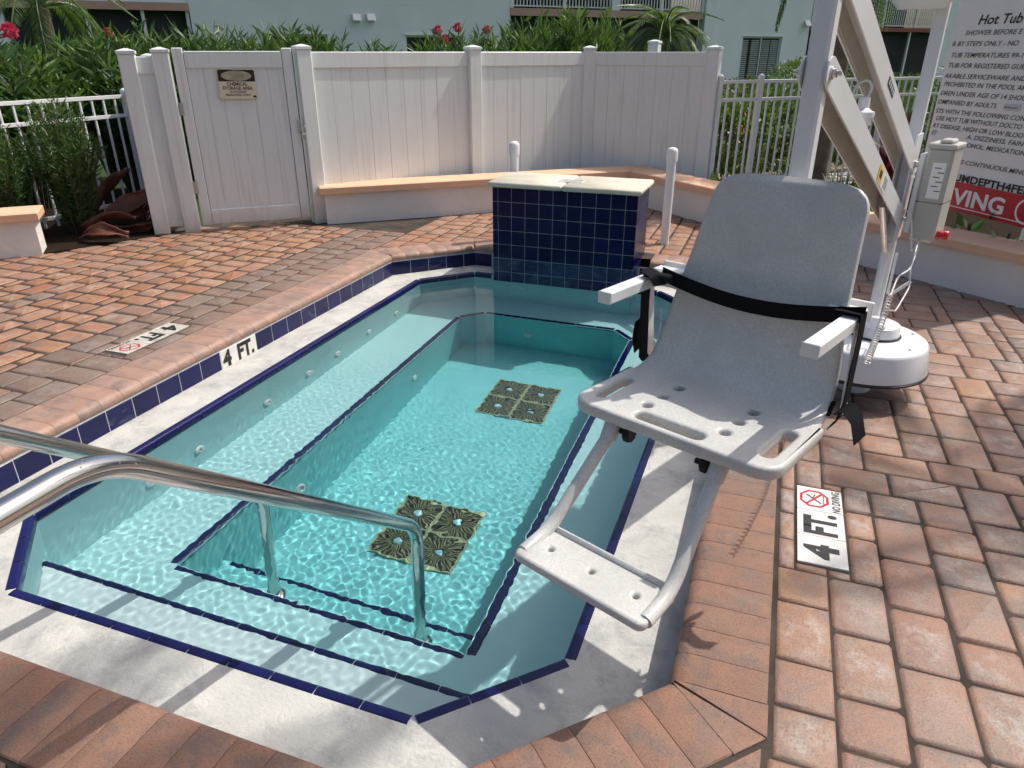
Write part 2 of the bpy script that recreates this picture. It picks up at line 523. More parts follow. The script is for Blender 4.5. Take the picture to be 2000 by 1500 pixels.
# foliage
def leaf_mat(name, stops, rough=.42, trans=.28, tcol=(.16, .30, .04)):
    m, nt, bs, out = new_mat(name)
    ge = nt.nodes.new('ShaderNodeNewGeometry')
    col = ramp(nt, ge.outputs['Random Per Island'], stops)
    col = mixc(nt, mathn(nt, 'MULTIPLY', noise(nt, 3.0, 3), .5), col, stops[0][1])
    nt.links.new(col, bs.inputs['Base Color']); bs.inputs['Roughness'].default_value = rough
    tr = nt.nodes.new('ShaderNodeBsdfTranslucent'); tr.inputs[0].default_value = (*tcol, 1)
    mx = nt.nodes.new('ShaderNodeMixShader'); mx.inputs[0].default_value = trans
    nt.links.new(bs.outputs[0], mx.inputs[1]); nt.links.new(tr.outputs[0], mx.inputs[2])
    nt.links.new(mx.outputs[0], out.inputs[0])
    return m
M_['oleander'] = leaf_mat('oleander_leaf', [(0, (.03, .07, .02)), (.4, (.06, .125, .034)), (.8, (.10, .185, .05)), (1, (.17, .26, .08))])
M_['hedge'] = leaf_mat('hedge_leaf', [(0, (.045, .085, .016)), (.5, (.10, .165, .028)), (1, (.19, .26, .05))])
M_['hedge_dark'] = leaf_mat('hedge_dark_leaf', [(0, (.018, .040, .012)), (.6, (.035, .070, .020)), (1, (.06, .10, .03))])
M_['palm'] = leaf_mat('palm_leaf', [(0, (.030, .060, .018)), (.5, (.055, .10, .030)), (1, (.10, .15, .05))], .38)
M_['broad'] = leaf_mat('broad_leaf', [(0, (.06, .14, .02)), (1, (.12, .22, .04))], .35, .35, (.2, .4, .05))
M_['red_leaf'] = leaf_mat('red_leaf', [(0, (.08, .012, .016)), (1, (.16, .02, .03))], .4, .2, (.3, .03, .03))
M_['flower'] = leaf_mat('flower_petal', [(0, (.50, .02, .07)), (1, (.65, .05, .14))], .5, .3, (.7, .1, .2))
M_['flower_orange'] = leaf_mat('orange_petal', [(0, (.65, .16, .02)), (1, (.75, .26, .04))], .5, .3, (.8, .3, .05))
M_['bark'] = surf('bark', (.12, .085, .06), (.22, .165, .12), 14, .9, .9, 40)
M_['stem'] = surf('stem', (.05, .045, .025), (.09, .075, .045), 20, .8)
M_['boot'] = surf('palm_boot', (.10, .032, .020), (.20, .07, .04), 9, .55, .5, 40)
M_['boot_fibre'] = surf('boot_fibre', (.45, .43, .40), (.6, .58, .55), 30, .9)
M_['pebble'] = surf('pebble', (.55, .54, .52), (.72, .71, .69), 9, .8)
M_['path'] = surf('path', (.40, .28, .22), (.48, .36, .29), 5, .85, .3, 60)

# grass ground
m, nt, bs, out = new_mat('lawn')
f = noise(nt, 2.5, 6, .65); f2 = noise(nt, 90, 4, .7)
col = ramp(nt, f, [(.3, (.035, .075, .014)), (.7, (.075, .13, .025))])
col = mixc(nt, mathn(nt, 'MULTIPLY', f2, .6), col, (.03, .055, .012))
nt.links.new(col, bs.inputs['Base Color']); bs.inputs['Roughness'].default_value = .9
bump(nt, bs, f2, .9, .05)
M_['lawn'] = m

# building
M_['wall_grey'] = surf('wall_grey', (.70, .765, .77), (.76, .82, .825), 1.2, .88, .5, 22, dirt=((.66, .72, .725), .7, .6, .5))
M_['wall_pale'] = surf('wall_pale', (.76, .81, .81), (.81, .86, .86), 1.2, .88, .5, 22)
M_['band'] = surf('band', (.46, .30, .23), (.50, .33, .26), 2, .85, .3, 30)
M_['band_red'] = surf('band_red', (.26, .085, .07), (.30, .10, .08), 2, .85, .3, 30)
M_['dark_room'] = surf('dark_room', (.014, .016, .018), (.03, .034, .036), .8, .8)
M_['shutter'] = surf('shutter', (.30, .34, .34), (.36, .40, .40), 3, .5)
m, nt, bs, out = new_mat('window_glass')
bs.inputs['Base Color'].default_value = (.02, .03, .032, 1); bs.inputs['Roughness'].default_value = .06
nt.links.new(ramp(nt, noise(nt, .6, 3), [(.3, (.012, .018, .02)), (.7, (.04, .055, .055))]), bs.inputs['Base Color'])
M_['glass'] = m
# ---------------------------------------------------------------- pool and deck
def octa(x0, x1, y0, y1, c):
    return [(x0 + c, y0), (x1 - c, y0), (x1, y0 + c), (x1, y1 - c), (x1 - c, y1), (x0 + c, y1), (x0, y1 - c), (x0, y0 + c)]

CO = octa(-2.765, -.073, .888, 5.37, .50)          # inner edge of the coping
TO = octa(-2.545, -.345, 1.15, 5.19, .35)          # outer edge of the navy trim
WO = inset(TO, .036)                                # basin wall
TIL = inset(CO, -.012)                              # tile band behind the coping nose
Z_LEDGE = -.165; Z_WATER = -.188; Z_S1 = -.45; Z_BENCH = -.69; Z_S3 = -.97; Z_FLOOR = -1.25
IN = [(-2.087, 1.735), (-.805, 1.735), (-.805, 4.65), (-.945, 4.79), (-1.945, 4.79), (-2.087, 4.65)]
TW = (-2.01, -.90, 5.13, 5.60)                      # tiled block footprint
RECV = []

def ring(mb, outer, inner, z):
    polys = [[Vector((*p, 0)) for p in outer], [Vector((*p, 0)) for p in inner]]
    tris = tessellate_polygon(polys)
    pts = list(outer) + list(inner)
    F = []
    for t in tris:
        a, b, c = [Vector(pts[i]) for i in t]
        F.append(t if (b - a).cross(c - a) > 0 else t[::-1])
    mb.add([(x, y, z) for x, y in pts], F)

def walls_down(mb, poly, z0, z1):
    n = len(poly)
    V = [(x, y, z0) for x, y in poly] + [(x, y, z1) for x, y in poly]
    mb.add(V, [(i, n + i, n + (i + 1) % n, (i + 1) % n) for i in range(n)])

# ground sheet out to the horizon, with the deck and pool cut out
gm = MB()
big = [(-160, -160), (160, -160), (160, 160), (-160, 160)]
hole = [(-5, -1), (1.5, -1), (1.5, 6), (-5, 6)]
ring(gm, big, hole, -.06)
ground = gm.build('ground', M_['lawn']); tag(ground, kind='structure')

sm = MB()
deck_out = [(-9, -2.5), (3.8, -2.5), (3.8, 4.2), (-.5, 8.9), (-2.4, 8.9), (-5.0, 5.2), (-5.45, 4.3), (-9, .9)]
ring(sm, deck_out, inset(CO, -.09), -.0062)
deck = sm.build('pool_deck', M_['sand']); tag(deck, kind='structure')

# ---- coping pavers with a rounded nose
CW = .245
def coping_mesh(length, flip=0):
    L = length - .0016
    prof = [(CW - .006, -.05), (CW - .006, -.004), (CW - .010, 0), (.040, 0), (.022, -.003), (.009, -.011), (.001, -.024), (0, -.036), (.004, -.050), (.013, -.060), (.06, -.060)]
    V = []; F = []
    for (t, k) in ((0, 1), (.0025, 0), (L - .0025, 0), (L, 1)):
        for (n, z) in prof:
            V.append((t, n if not k else n * .999 + .0002, z - (.0008 if k and z > -.045 else 0)))
    m = len(prof)
    for i in range(3):
        for j in range(m - 1):
            F.append((i * m + j, i * m + j + 1, (i + 1) * m + j + 1, (i + 1) * m + j)[::-1])
    F.append(tuple(range(m))[::-1]); F.append(tuple(range(3 * m, 4 * m)))
    uv = [(v[0] / L, v[1] / CW) for v in V]
    me = mesh_from('coping_paver', V, F, 40, uv)
    me.materials.append(None)
    return me

cop_cache = {}
def coping_get(L, mt):
    k = (round(L, 3), mt)
    if k not in cop_cache:
        me = coping_mesh(L); me.materials[0] = M_[mt]; cop_cache[k] = me
    return cop_cache[k]

n8 = len(CO)
for i in range(n8):
    a = Vector(CO[i]); b = Vector(CO[(i + 1) % n8])
    e = (b - a); L = e.length; e.normalize(); nrm = Vector((e.y, -e.x))      # outward
    left_side = abs(a.x - b.x) < 1e-6 and a.x < -2
    mt = 'coping_left' if (a.y > 3 or left_side or (a.x < -2 and b.x < -2)) else 'coping'
    pitch = .119 if mt == 'coping_left' else .1035
    cnt = max(1, round(L / pitch)); st = L / cnt
    ang = math.atan2(e.y, e.x)
    # local frame: x along the edge reversed so that y points outward
    for k in range(cnt):
        t = k * st
        mid = a + e * (t + st / 2)
        if abs(a.y - 5.37) < 1e-6 and abs(b.y - 5.37) < 1e-6 and TW[0] - st / 2 < mid.x < TW[1] + st / 2:
            continue
        p = a + e * (t + st)      # local x runs along -e, local y = outward (rot by ang+pi)
        o = put('coping_paver', coping_get(st, mt), None, deck, (p.x, p.y, random.uniform(-.0004, .0004)), (0, 0, ang + math.pi))
    # wedge pieces at the corners
    w = CW * math.tan(R(22.5))
    for (c0, s) in ((a, -1), (b, 1)):
        tri = [c0 + nrm * .012 + e * (s * .0005), c0 + nrm * (CW - .004) + e * (s * (w - .003)), c0 + nrm * (CW - .004) + e * (s * .001)]
        if s > 0: tri = [tri[0], tri[2], tri[1]]
        tri = [tuple(x) for x in tri]
        ar = (tri[1][0] - tri[0][0]) * (tri[2][1] - tri[0][1]) - (tri[1][1] - tri[0][1]) * (tri[2][0] - tri[0][0])
        if ar < 0: tri = tri[::-1]
        wm = MB().prism(tri, -.05, 0, bev=.0012)
        wm.build('coping_wedge', M_[mt], deck)

# ---- field pavers: mixed squares and oblongs
def clip_half(poly, p, n, d):
    """keep the side where (x-p).n >= d"""
    out = []
    k = len(poly)
    for i in range(k):
        A = Vector(poly[i]); B = Vector(poly[(i + 1) % k])
        da = (A - p).dot(n) - d; db = (B - p).dot(n) - d
        if da >= 0: out.append(tuple(A))
        if da * db < 0:
            out.append(tuple(A + (B - A) * (da / (da - db))))
    return out

def area(poly):
    return .5 * abs(sum(poly[i][0] * poly[(i + 1) % len(poly)][1] - poly[(i + 1) % len(poly)][0] * poly[i][1] for i in range(len(poly))))

OUTER = inset(CO, -(CW + .004))
OE = []
for i in range(8):
    a = Vector(OUTER[i]); b = Vector(OUTER[(i + 1) % 8]); e = (b - a).normalized()
    OE.append((a, Vector((e.y, -e.x))))

def in_poly(x, y, poly):
    c = False; j = len(poly) - 1
    for i in range(len(poly)):
        xi, yi = poly[i]; xj, yj = poly[j]
        if (yi > y) != (yj > y) and x < (xj - xi) * (y - yi) / (yj - yi) + xi: c = not c
        j = i
    return c

cs, sn = math.cos(R(19.84)), math.sin(R(19.84)); cp, sp = math.cos(R(25)), math.sin(R(25))
def project(x, y, z):
    rx = x * cs + y * sn; fy = -x * sn + y * cs; dz = z - CAM_H
    dep = fy * cp - dz * sp; up = dz * cp + fy * sp
    if dep < .05: return None
    return 1000 + 1389 * rx / dep, 750 - 1389 * up / dep, dep

DECK_IN = [(-8.8, -1.2), (3.7, -1.2), (3.7, 4.0), (-.9, 8.3), (-1.7, 8.3), (-4.15, 5.75), (-4.93, 5.02), (-5.05, 4.74), (-5.42, 4.0), (-8.8, .75)]
SIGNR = [(.232, .390, 1.988, 2.458), (-3.262, -3.098, 2.560, 3.055)]        # depth-marker tiles set in the deck
pieces = []
def pack(x0, y0, nx, ny, g, gap, mt, rng, h=None):
    h = h or g
    occ = np.zeros((nx, ny), bool)
    for j in range(ny):
        for i in range(nx):
            if occ[i, j]: continue
            opts = [(2, 2), (3, 2), (2, 3), (3, 2), (2, 2)]
            rng.shuffle(opts)
            done = False
            for (w, q) in opts + [(1, 2), (2, 1), (1, 1)]:
                if i + w > nx or j + q > ny or occ[i:i + w, j:j + q].any(): continue
                # avoid leaving one-cell slivers when we can
                if w > 1 and i + w < nx and (i + w + 1 == nx or occ[i + w + 1, j]) and not occ[i + w, j] and rng.random() < .85: continue
                occ[i:i + w, j:j + q] = True; done = True
                X0 = x0 + i * g; Y0 = y0 + j * h; X1 = X0 + w * g; Y1 = Y0 + q * h
                pieces.append((X0 + gap / 2, Y0 + gap / 2, X1 - gap / 2, Y1 - gap / 2, mt))
                break
            if not done: occ[i, j] = True

rng = random.Random(11)
pack(.168, 1.321 - 33 * .0785, 45, 100, .0785, .003, 'paver_right', rng)
pack(-3.50, -1.0, 6, 84, .0812, .006, 'paver_band', rng, .0785)
pack(-3.502 - 68 * .0785, -1.0, 68, 84, .0785, .017, 'paver_left', rng)
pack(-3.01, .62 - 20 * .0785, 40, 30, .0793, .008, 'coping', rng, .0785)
pack(-3.01, 4.85, 40, 48, .0793, .011, 'paver_left', rng, .0785)

pav_cache = {}
def paver_poly_mesh(poly, jit, rr, bev=.005):
    n = len(poly)
    i1 = inset(poly, bev); i2 = inset(poly, bev + .011)
    V = [(x, y, -.012) for x, y in poly] + [(x, y, -.0032 + rr.uniform(-.0005, .0005)) for x, y in i1] + [(x, y, rr.uniform(-.0003, .0003)) for x, y in i2]
    F = [(i, (i + 1) % n, n + (i + 1) % n, n + i) for i in range(n)]
    F += [(n + i, n + (i + 1) % n, 2 * n + (i + 1) % n, 2 * n + i) for i in range(n)]
    F += [tuple(range(2 * n, 3 * n))]
    xs = [p[0] for p in poly]; ys = [p[1] for p in poly]
    wx = max(max(xs) - min(xs), 1e-3); wy = max(max(ys) - min(ys), 1e-3)
    uv = [((v[0] - min(xs)) / wx, (v[1] - min(ys)) / wy) for v in V]
    return V, F, uv

def rounded_rect(w, h, rr):
    c = [rr.uniform(.005, .017) for _ in range(8)]
    j = lambda: rr.uniform(-.0032, .0026)
    P = [(-w + c[0], -h + j()), (w - c[1], -h + j()), (w + j(), -h + c[2]), (w + j(), h - c[3]), (w - c[4], h + j()), (-w + c[5], h + j()), (-w + j(), h - c[6]), (-w + j(), -h + c[7])]
    return P

cut = []
for (x0, y0, x1, y1, mt) in pieces:
    for (a0, a1, b0, b1) in SIGNR:
        if x1 > a0 and x0 < a1 and y1 > b0 and y0 < b1:
            yy0, yy1 = max(y0, b0), min(y1, b1)
            for c in ((x0, y0, min(x1, a0 - .003), y1), (max(x0, a1 + .003), y0, x1, y1), (max(x0, a0), y0, min(x1, a1), b0 - .003), (max(x0, a0), b1 + .003, min(x1, a1), y1)):
                if c[2] - c[0] > .014 and c[3] - c[1] > .014: cut.append((*c, mt))
            break
    else: cut.append((x0, y0, x1, y1, mt))
pieces = cut
final = []
for (x0, y0, x1, y1, mt) in pieces:
    poly = [(x0, y0), (x1, y0), (x1, y1), (x0, y1)]
    cxy = Vector(((x0 + x1) / 2, (y0 + y1) / 2))
    if not in_poly(cxy.x, cxy.y, DECK_IN): continue
    ds = [(cxy - p).dot(n) for p, n in OE]
    k = max(range(8), key=lambda q: ds[q])
    clipped = False
    if ds[k] < .25:
        q = clip_half(poly, OE[k][0], OE[k][1], .003)
        if len(q) < 3 or area(q) < .0008: continue
        clipped = len(q) != 4 or area(q) < area(poly) - 1e-7
        poly = q
    if min(x1 - x0, y1 - y0) < .06: clipped = True
    c0 = Vector((sum(p[0] for p in poly) / len(poly), sum(p[1] for p in poly) / len(poly)))
    pr = project(c0.x, c0.y, 0)
    score = 0
    if pr and -40 < pr[0] < 2040 and -40 < pr[1] < 1540:
        score = area(poly) / pr[2] ** 2 * (CAM_H / math.hypot(c0.x, c0.y, CAM_H))
    final.append((score, poly, clipped, mt, c0))
final.sort(key=lambda t: -t[0])
rest = {}
pav_rng = random.Random(5)
for idx, (score, poly, clipped, mt, c0) in enumerate(final):
    big_ = idx < 300 and score > 0
    if clipped:
        loc_poly = [(p[0] - c0.x, p[1] - c0.y) for p in poly]
        geo = paver_poly_mesh(loc_poly, 0, pav_rng, .003)
        key = None
    else:
        w = (max(p[0] for p in poly) - min(p[0] for p in poly)) / 2; h = (max(p[1] for p in poly) - min(p[1] for p in poly)) / 2
        key = (round(w, 3), round(h, 3), mt, pav_rng.randrange(5))
        if key not in pav_cache:
            pav_cache[key] = [paver_poly_mesh(rounded_rect(w, h, pav_rng), 0, pav_rng), None]
        geo = pav_cache[key][0]
    dz = pav_rng.uniform(-.0022, .0016)
    if big_:
        if key is None or pav_cache[key][1] is None:
            me = mesh_from('paver', geo[0], geo[1], 60, geo[2]); me.materials.append(M_[mt])
            if key: pav_cache[key][1] = me
        else: me = pav_cache[key][1]
        put('paver', me, None, deck, (c0.x, c0.y, dz), (pav_rng.uniform(-.004, .004), pav_rng.uniform(-.004, .004), 0))
    else:
        V, F, U = rest.setdefault(mt, ([], [], []))
        b = len(V)
        V.extend([(v[0] + c0.x, v[1] + c0.y, v[2] + dz) for v in geo[0]]); F.extend([tuple(i + b for i in f) for f in geo[1]]); U.extend(geo[2])
for mt, (V, F, U) in rest.items():
    me = mesh_from('paver_field', V, F, 60, U); me.materials.append(M_[mt])
    o = put('paver_field', me, None, deck); tag(o, kind='stuff')

# ---------------------------------------------------------------- basin
bm_ = MB()
ring(bm_, inset(CO, -.05), inset(TO, .018), Z_LEDGE)
basin = bm_.build('pool_basin', M_['ledge']); tag(basin, kind='structure'); RECV.append(basin)
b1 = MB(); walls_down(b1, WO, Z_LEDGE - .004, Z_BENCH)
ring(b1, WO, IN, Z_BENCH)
RECV.append(b1.build('bench_plaster', M_['plaster_bench_water_tint'], basin))
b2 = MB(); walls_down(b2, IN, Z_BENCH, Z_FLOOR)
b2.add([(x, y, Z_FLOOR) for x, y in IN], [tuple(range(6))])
RECV.append(b2.build('deep_plaster', M_['plaster_deep_water_tint'], basin))
def clip_x(y, poly):
    xs = []
    n = len(poly)
    for i in range(n):
        (xa, ya), (xb, yb) = poly[i], poly[(i + 1) % n]
        if (ya - y) * (yb - y) < 0: xs.append(xa + (xb - xa) * (y - ya) / (yb - ya))
    return min(xs), max(xs)
ys1 = 1.457
xa, xb = clip_x(ys1, WO)
st1 = [(xb, ys1), (xa, ys1), WO[0], WO[1]]
st1 = [WO[0], WO[1], (xb, ys1), (xa, ys1)]
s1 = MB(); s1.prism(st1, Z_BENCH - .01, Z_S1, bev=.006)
RECV.append(s1.build('step', M_['plaster_step_water_tint'], basin))
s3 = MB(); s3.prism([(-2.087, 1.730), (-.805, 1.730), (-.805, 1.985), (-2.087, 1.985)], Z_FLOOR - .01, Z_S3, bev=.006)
RECV.append(s3.build('step', M_['plaster_deep_water_tint'], basin))

# ---- tiles
def tile_mesh(w, h, d, ch=.0025, name='tile'):
    mb = MB().box((0, 0, 0), (w, d, h), ch=ch)
    return mesh_from(name, mb.V, mb.F)
tile_cache = {}
def tile_get(w, h, d, mt, ch=.0025):
    k = (round(w, 4), round(h, 4), round(d, 4), mt)
    if k not in tile_cache:
        me = tile_mesh(w, h, d, ch); me.materials.append(M_[mt]); tile_cache[k] = me
    return tile_cache[k]

# waterline band: grout backing and one tile at a time
gb = MB(); walls_down(gb, inset(TIL, .006), -.05, Z_LEDGE - .02)
gb.build('tile_backing', M_['grout'], basin)
for i in range(8):
    a = Vector(TIL[i]); b = Vector(TIL[(i + 1) % 8]); e = (b - a); L = e.length; e.normalize()
    nin = Vector((-e.y, e.x)); ang = math.atan2(e.y, e.x)
    is_left = abs(a.x - b.x) < 1e-6 and a.x < -2
    pitch = .153
    # on the left the joints fall where the photograph has them (y = 2.866 + k*.153)
    if is_left:
        off = (a.y - (2.866 + 20 * .153)) % .153
        cuts = [0, off] if off > .02 else [0]
        while cuts[-1] + pitch < L: cuts.append(cuts[-1] + pitch)
        cuts.append(L)
    else:
        cnt = int(L / pitch); rem = L - cnt * pitch
        cuts = [0] + ([rem] if rem > .02 else []) + [rem + pitch * (k + 1) for k in range(cnt)]
        if cuts[-1] < L - 1e-4: cuts.append(L)
    for k in range(len(cuts) - 1):
        w = cuts[k + 1] - cuts[k]
        if w < .015: continue
        c = a + e * ((cuts[k] + cuts[k + 1]) / 2) + nin * .004
        if abs(a.y - b.y) < 1e-6 and a.y > 5 and TW[0] - w / 2 < c.x < TW[1] + w / 2: continue
        white = is_left and 2.866 - .02 < c.y < 2.866 + .306 + .02
        put('waterline_tile', tile_get(w - .0026, .106, .008, 'white_tile' if white else ('navy_scaled' if k % 5 == 2 else 'navy')), None, basin, (c.x, c.y, -.113), (0, 0, ang))

# trim along the ledge edge (half-round nosing tiles)
def nosing_mesh(L, w=.048, drop=.05):
    prof = [(w, -.02), (w, .000), (w - .006, .005), (.014, .006), (.006, .003), (.001, -.004), (0, -.014), (0, -drop), (.012, -drop)]
    m = len(prof); V = []; F = []
    for t in (0, L):
        V += [(t, n, z) for n, z in prof]
    for j in range(m - 1): F.append((j, m + j, m + j + 1, j + 1))
    F.append(tuple(range(m))); F.append(tuple(range(m, 2 * m))[::-1])
    return mesh_from('nosing', V, F, 35)
nos_cache = {}
def nosing_run(a, b, z, name, skip=None, w=.048, drop=.05, mt='navy', pitch=.153):
    """a->b with the water on the left-hand side; tile nose flush with the line a-b"""
    a = Vector(a); b = Vector(b); e = b - a; L = e.length; e.normalize(); ang = math.atan2(e.y, e.x)
    nout = Vector((e.y, -e.x))
    cnt = max(1, round(L / pitch)); st = L / cnt
    key = (round(st, 4), w, drop, mt)
    if key not in nos_cache:
        me = nosing_mesh(st - .0035, w, drop); me.materials.append(M_[mt]); nos_cache[key] = me
    for k in range(cnt):
        mid = a + e * (st * (k + .5))
        if skip and skip(mid): continue
        p = a + e * (st * (k + 1) - .00175)
        o = put(name, nos_cache[key], None, basin, (p.x, p.y, z), (0, 0, ang + math.pi))
        RECV.append(o)
TI = inset(TO, .040)
tb_ = MB(); ring(tb_, inset(TO, .012), inset(TO, .034), Z_LEDGE - .0012)
walls_down(tb_, inset(TO, .0338), Z_LEDGE - .0012, Z_LEDGE - .05)
RECV.append(tb_.build('trim_bedding', M_['grout'], basin))
for i in range(8):
    a, b = TI[i], TI[(i + 1) % 8]
    nosing_run(a, b, Z_LEDGE - .0025, 'edge_tile', w=.040, skip=lambda m: m.y > 5.0 and TW[0] < m.x < TW[1])
for i in range(6):
    if i == 0: continue
    nosing_run(IN[i], IN[(i + 1) % 6], Z_BENCH + .0005, 'bench_edge_tile', w=.042, drop=.028)
nosing_run((IN[0][0], 1.735), (IN[1][0], 1.735), Z_BENCH + .0005, 'step_edge_tile', w=.026, drop=.024)
nosing_run((xa + .02, ys1), (xb - .02, ys1), Z_S1 + .0005, 'step_edge_tile', w=.026, drop=.024)
nosing_run((-2.05, 1.985), (-.84, 1.985), Z_S3 + .0005, 'step_edge_tile', w=.026, drop=.024)

# jets in the walls
jm = MB().lathe([(0.0, .004), (.010, .004), (.012, .012), (.022, .014), (.030, .010), (.032, 0)], n=14)
jme = mesh_from('jet_nozzle', jm.V, jm.F, 40); jme.materials.append(M_['jet'])
for (x, y, z, rx, rz) in [(WO[6][0], 4.42, -.52, 90, 90), (WO[6][0], 4.02, -.52, 90, 90), (WO[6][0], 3.62, -.52, 90, 90), (WO[6][0], 3.30, -.52, 90, 90), (WO[6][0], 2.90, -.52, 90, 90), (WO[6][0], 2.36, -.52, 90, 90), (WO[6][0], 2.05, -.52, 90, 90),
                          (-2.087, 3.85, -.98, 90, 90), (-2.087, 2.55, -.98, 90, 90), (-1.60, 4.79, -1.0, 90, 0)]:
    RECV.append(put('jet_nozzle', jme, None, basin, (x, y, z), (R(rx), 0, R(rz))))

# painted "4 FT." on the two white wall tiles
wt = MB()
for (s, y0, w) in (('4', 2.900, .070), ('FT.', 3.026, .138)):
    V, F = text_geo(s, w, .088, bold=.045)
    wt.add([(TIL[6][0] + .0095, y0 + v[0], -.158 + v[1]) for v in V], F)
wt.build('depth_lettering', M_['ink'], basin)

# ---- water surface with real ripples
x0, x1, y0, y1 = WO[6][0] - .02, WO[2][0] + .02, WO[0][1] - .02, 5.17
NX, NY = 440, 820
xs = np.linspace(x0, x1, NX); ys = np.linspace(y0, y1, NY)
X, Y = np.meshgrid(xs, ys, indexing='ij'); Zw = np.zeros_like(X)
nr = np.random.default_rng(4)
calm = np.clip((4.9 - Y) / 2.6, .16, 1.0) ** 1.2
for k in range(70):
    lam = nr.uniform(.026, .060); th = nr.uniform(0, 2 * math.pi); kk = 2 * math.pi / lam
    amp = .0000145 * (lam / .04) ** 1.15
    Zw += amp * np.sin(kk * (X * math.cos(th) + Y * math.sin(th)) + nr.uniform(0, 6.28))
for k in range(10):
    lam = nr.uniform(.25, .6); th = nr.uniform(0, 2 * math.pi); kk = 2 * math.pi / lam
    Zw += .0003 / 3 * np.sin(kk * (X * math.cos(th) + Y * math.sin(th)) + nr.uniform(0, 6.28))
Zw *= calm
V = np.stack([X, Y, Zw + Z_WATER], -1).reshape(-1, 3)
I = np.arange(NX * NY).reshape(NX, NY)
F = np.stack([I[:-1, :-1], I[1:, :-1], I[1:, 1:], I[:-1, 1:]], -1).reshape(-1, 4)
wme = bpy.data.meshes.new('water')
wme.vertices.add(len(V)); wme.vertices.foreach_set('co', V.astype(np.float32).ravel())
wme.loops.add(F.size); wme.loops.foreach_set('vertex_index', F.astype(np.int32).ravel())
wme.polygons.add(len(F)); wme.polygons.foreach_set('loop_start', np.arange(0, F.size, 4, dtype=np.int32))
wme.polygons.foreach_set('use_smooth', [True] * len(F))
wme.update(calc_edges=True); wme.validate()
wme.materials.append(M_['water'])
water = bpy.data.objects.new('water', wme); COL.objects.link(water); tag(water, kind='structure')
water.cycles.is_caustics_caster = True

# ---------------------------------------------------------------- depth markers set in the deck
def marker(name, label, ox, oy, tdir, udir, L=.4585, W=.150, tile='white_tile'):
    """three tiles in a row: text runs along tdir, letters stand up towards udir"""
    t = thing(name, label, 'depth marker', (ox, oy, 0))
    Mx = Matrix((Vector((*tdir, 0)), Vector((*udir, 0)), Vector((*tdir, 0)).cross(Vector((*udir, 0))))).transposed().to_4x4()
    Mx.translation = Vector((ox, oy, 0))
    tw = L / 3
    for k in range(3):
        MB().box((tw * (k + .5), W / 2, -.0145), (tw - .002, W, .030), Mx, ch=.001).build('tile', M_[tile], t)
    Z = .0012
    def wr(s, x, y, w, h, mt, nm, bold=.035):
        V, F = text_geo(s, w, h, bold=bold)
        mb = MB(); mb.add([(x + v[0], y + v[1], Z) for v in V], F, Mx); mb.build(nm, M_[mt], t)['kind'] = 'stuff'
    wr('4', .030, .030, .078, .096, 'ink', 'numeral', .05)
    wr('FT.', tw + .010, .030, .128, .096, 'ink', 'lettering', .05)
    wr('NO DIVING', 2 * tw + .008, .008, .136, .026, 'ink', 'lettering', .02)
    # octagonal prohibition ring with a bar over a diver
    cx, cy2 = 2 * tw + tw / 2, .092
    mb = MB(); ro, ri = .052, .043
    V = []; F = []
    for k in range(8):
        a = R(22.5 + 45 * k)
        V += [(cx + ro * 1.12 * math.cos(a), cy2 + ro * math.sin(a), Z), (cx + ri * 1.12 * math.cos(a), cy2 + ri * math.sin(a), Z)]
    for k in range(8):
        k2 = (k + 1) % 8; F.append((2 * k, 2 * k2, 2 * k2 + 1, 2 * k + 1))
    mb.add(V, F, Mx)
    def bar(p, q, w, z):
        p = Vector(p); q = Vector(q); d = (q - p).normalized(); n = Vector((-d.y, d.x)) * w / 2
        return [(p.x + n.x, p.y + n.y, z), (p.x - n.x, p.y - n.y, z), (q.x - n.x, q.y - n.y, z), (q.x + n.x, q.y + n.y, z)]
    mb.add(bar((cx - .040, cy2 + .028), (cx + .040, cy2 - .028), .008, Z + .0003), [(0, 1, 2, 3)], Mx)
    mb.build('prohibition_ring', M_['sign_red'], t)
    db = MB()
    db.add(bar((cx - .026, cy2 - .022), (cx + .024, cy2 + .026), .006, Z), [(0, 1, 2, 3)], Mx)
    db.add(bar((cx + .006, cy2 + .004), (cx + .030, cy2 - .004), .004, Z), [(0, 1, 2, 3)], Mx)
    for q in range(3):
        db.add(bar((cx - .03 + q * .02, cy2 - .032 + .003 * (q % 2)), (cx - .012 + q * .02, cy2 - .029 - .003 * (q % 2)), .003, Z), [(0, 1, 2, 3)], Mx)
    db.build('diver_symbol', M_['ink'], t)
    return t
marker('depth_marker', 'white 4 FT no diving tiles set in the pavers below the chair', .386, 1.994, (0, 1), (-1, 0))
marker('depth_marker', 'dirty 4 FT no diving tiles flush in the paving beside the far coping', -3.258, 3.046, (0, -1), (1, 0), tile='white_tile_dirty')

# ---------------------------------------------------------------- tiled block in the pool wall
blk = thing('tiled_block', 'navy tiled block with a stone cap rising from the far end of the hot tub', 'tiled block', (-1.455, 5.365, 0))
tx0, tx1, ty0, ty1 = TW
RECV.append(MB().box(((tx0 + tx1) / 2, (ty0 + ty1) / 2, -.08), (tx1 - tx0 - .0044, ty1 - ty0 - .0044, 1.24), ch=0).build('core', M_['grout'], blk))
tp = .109
RECV.append(MB().box(((tx0 + tx1) / 2, (ty0 + ty1) / 2, (-.70 - .2345) / 2), (tx1 - tx0 - .002, ty1 - ty0 - .002, .70 - .2345)).build('submerged_base', M_['plaster_bench_water_tint'], blk))
Mj = Matrix.Translation((-1.77, ty0 + .001, -.36)) @ Matrix.Rotation(R(90), 4, 'X')
RECV.append(MB().lathe([(0.0, .004), (.010, .004), (.012, .012), (.022, .014), (.030, .010), (.032, 0)], (0, 0, 0), 14, Mj).build('jet_nozzle', M_['jet'], blk, 40))
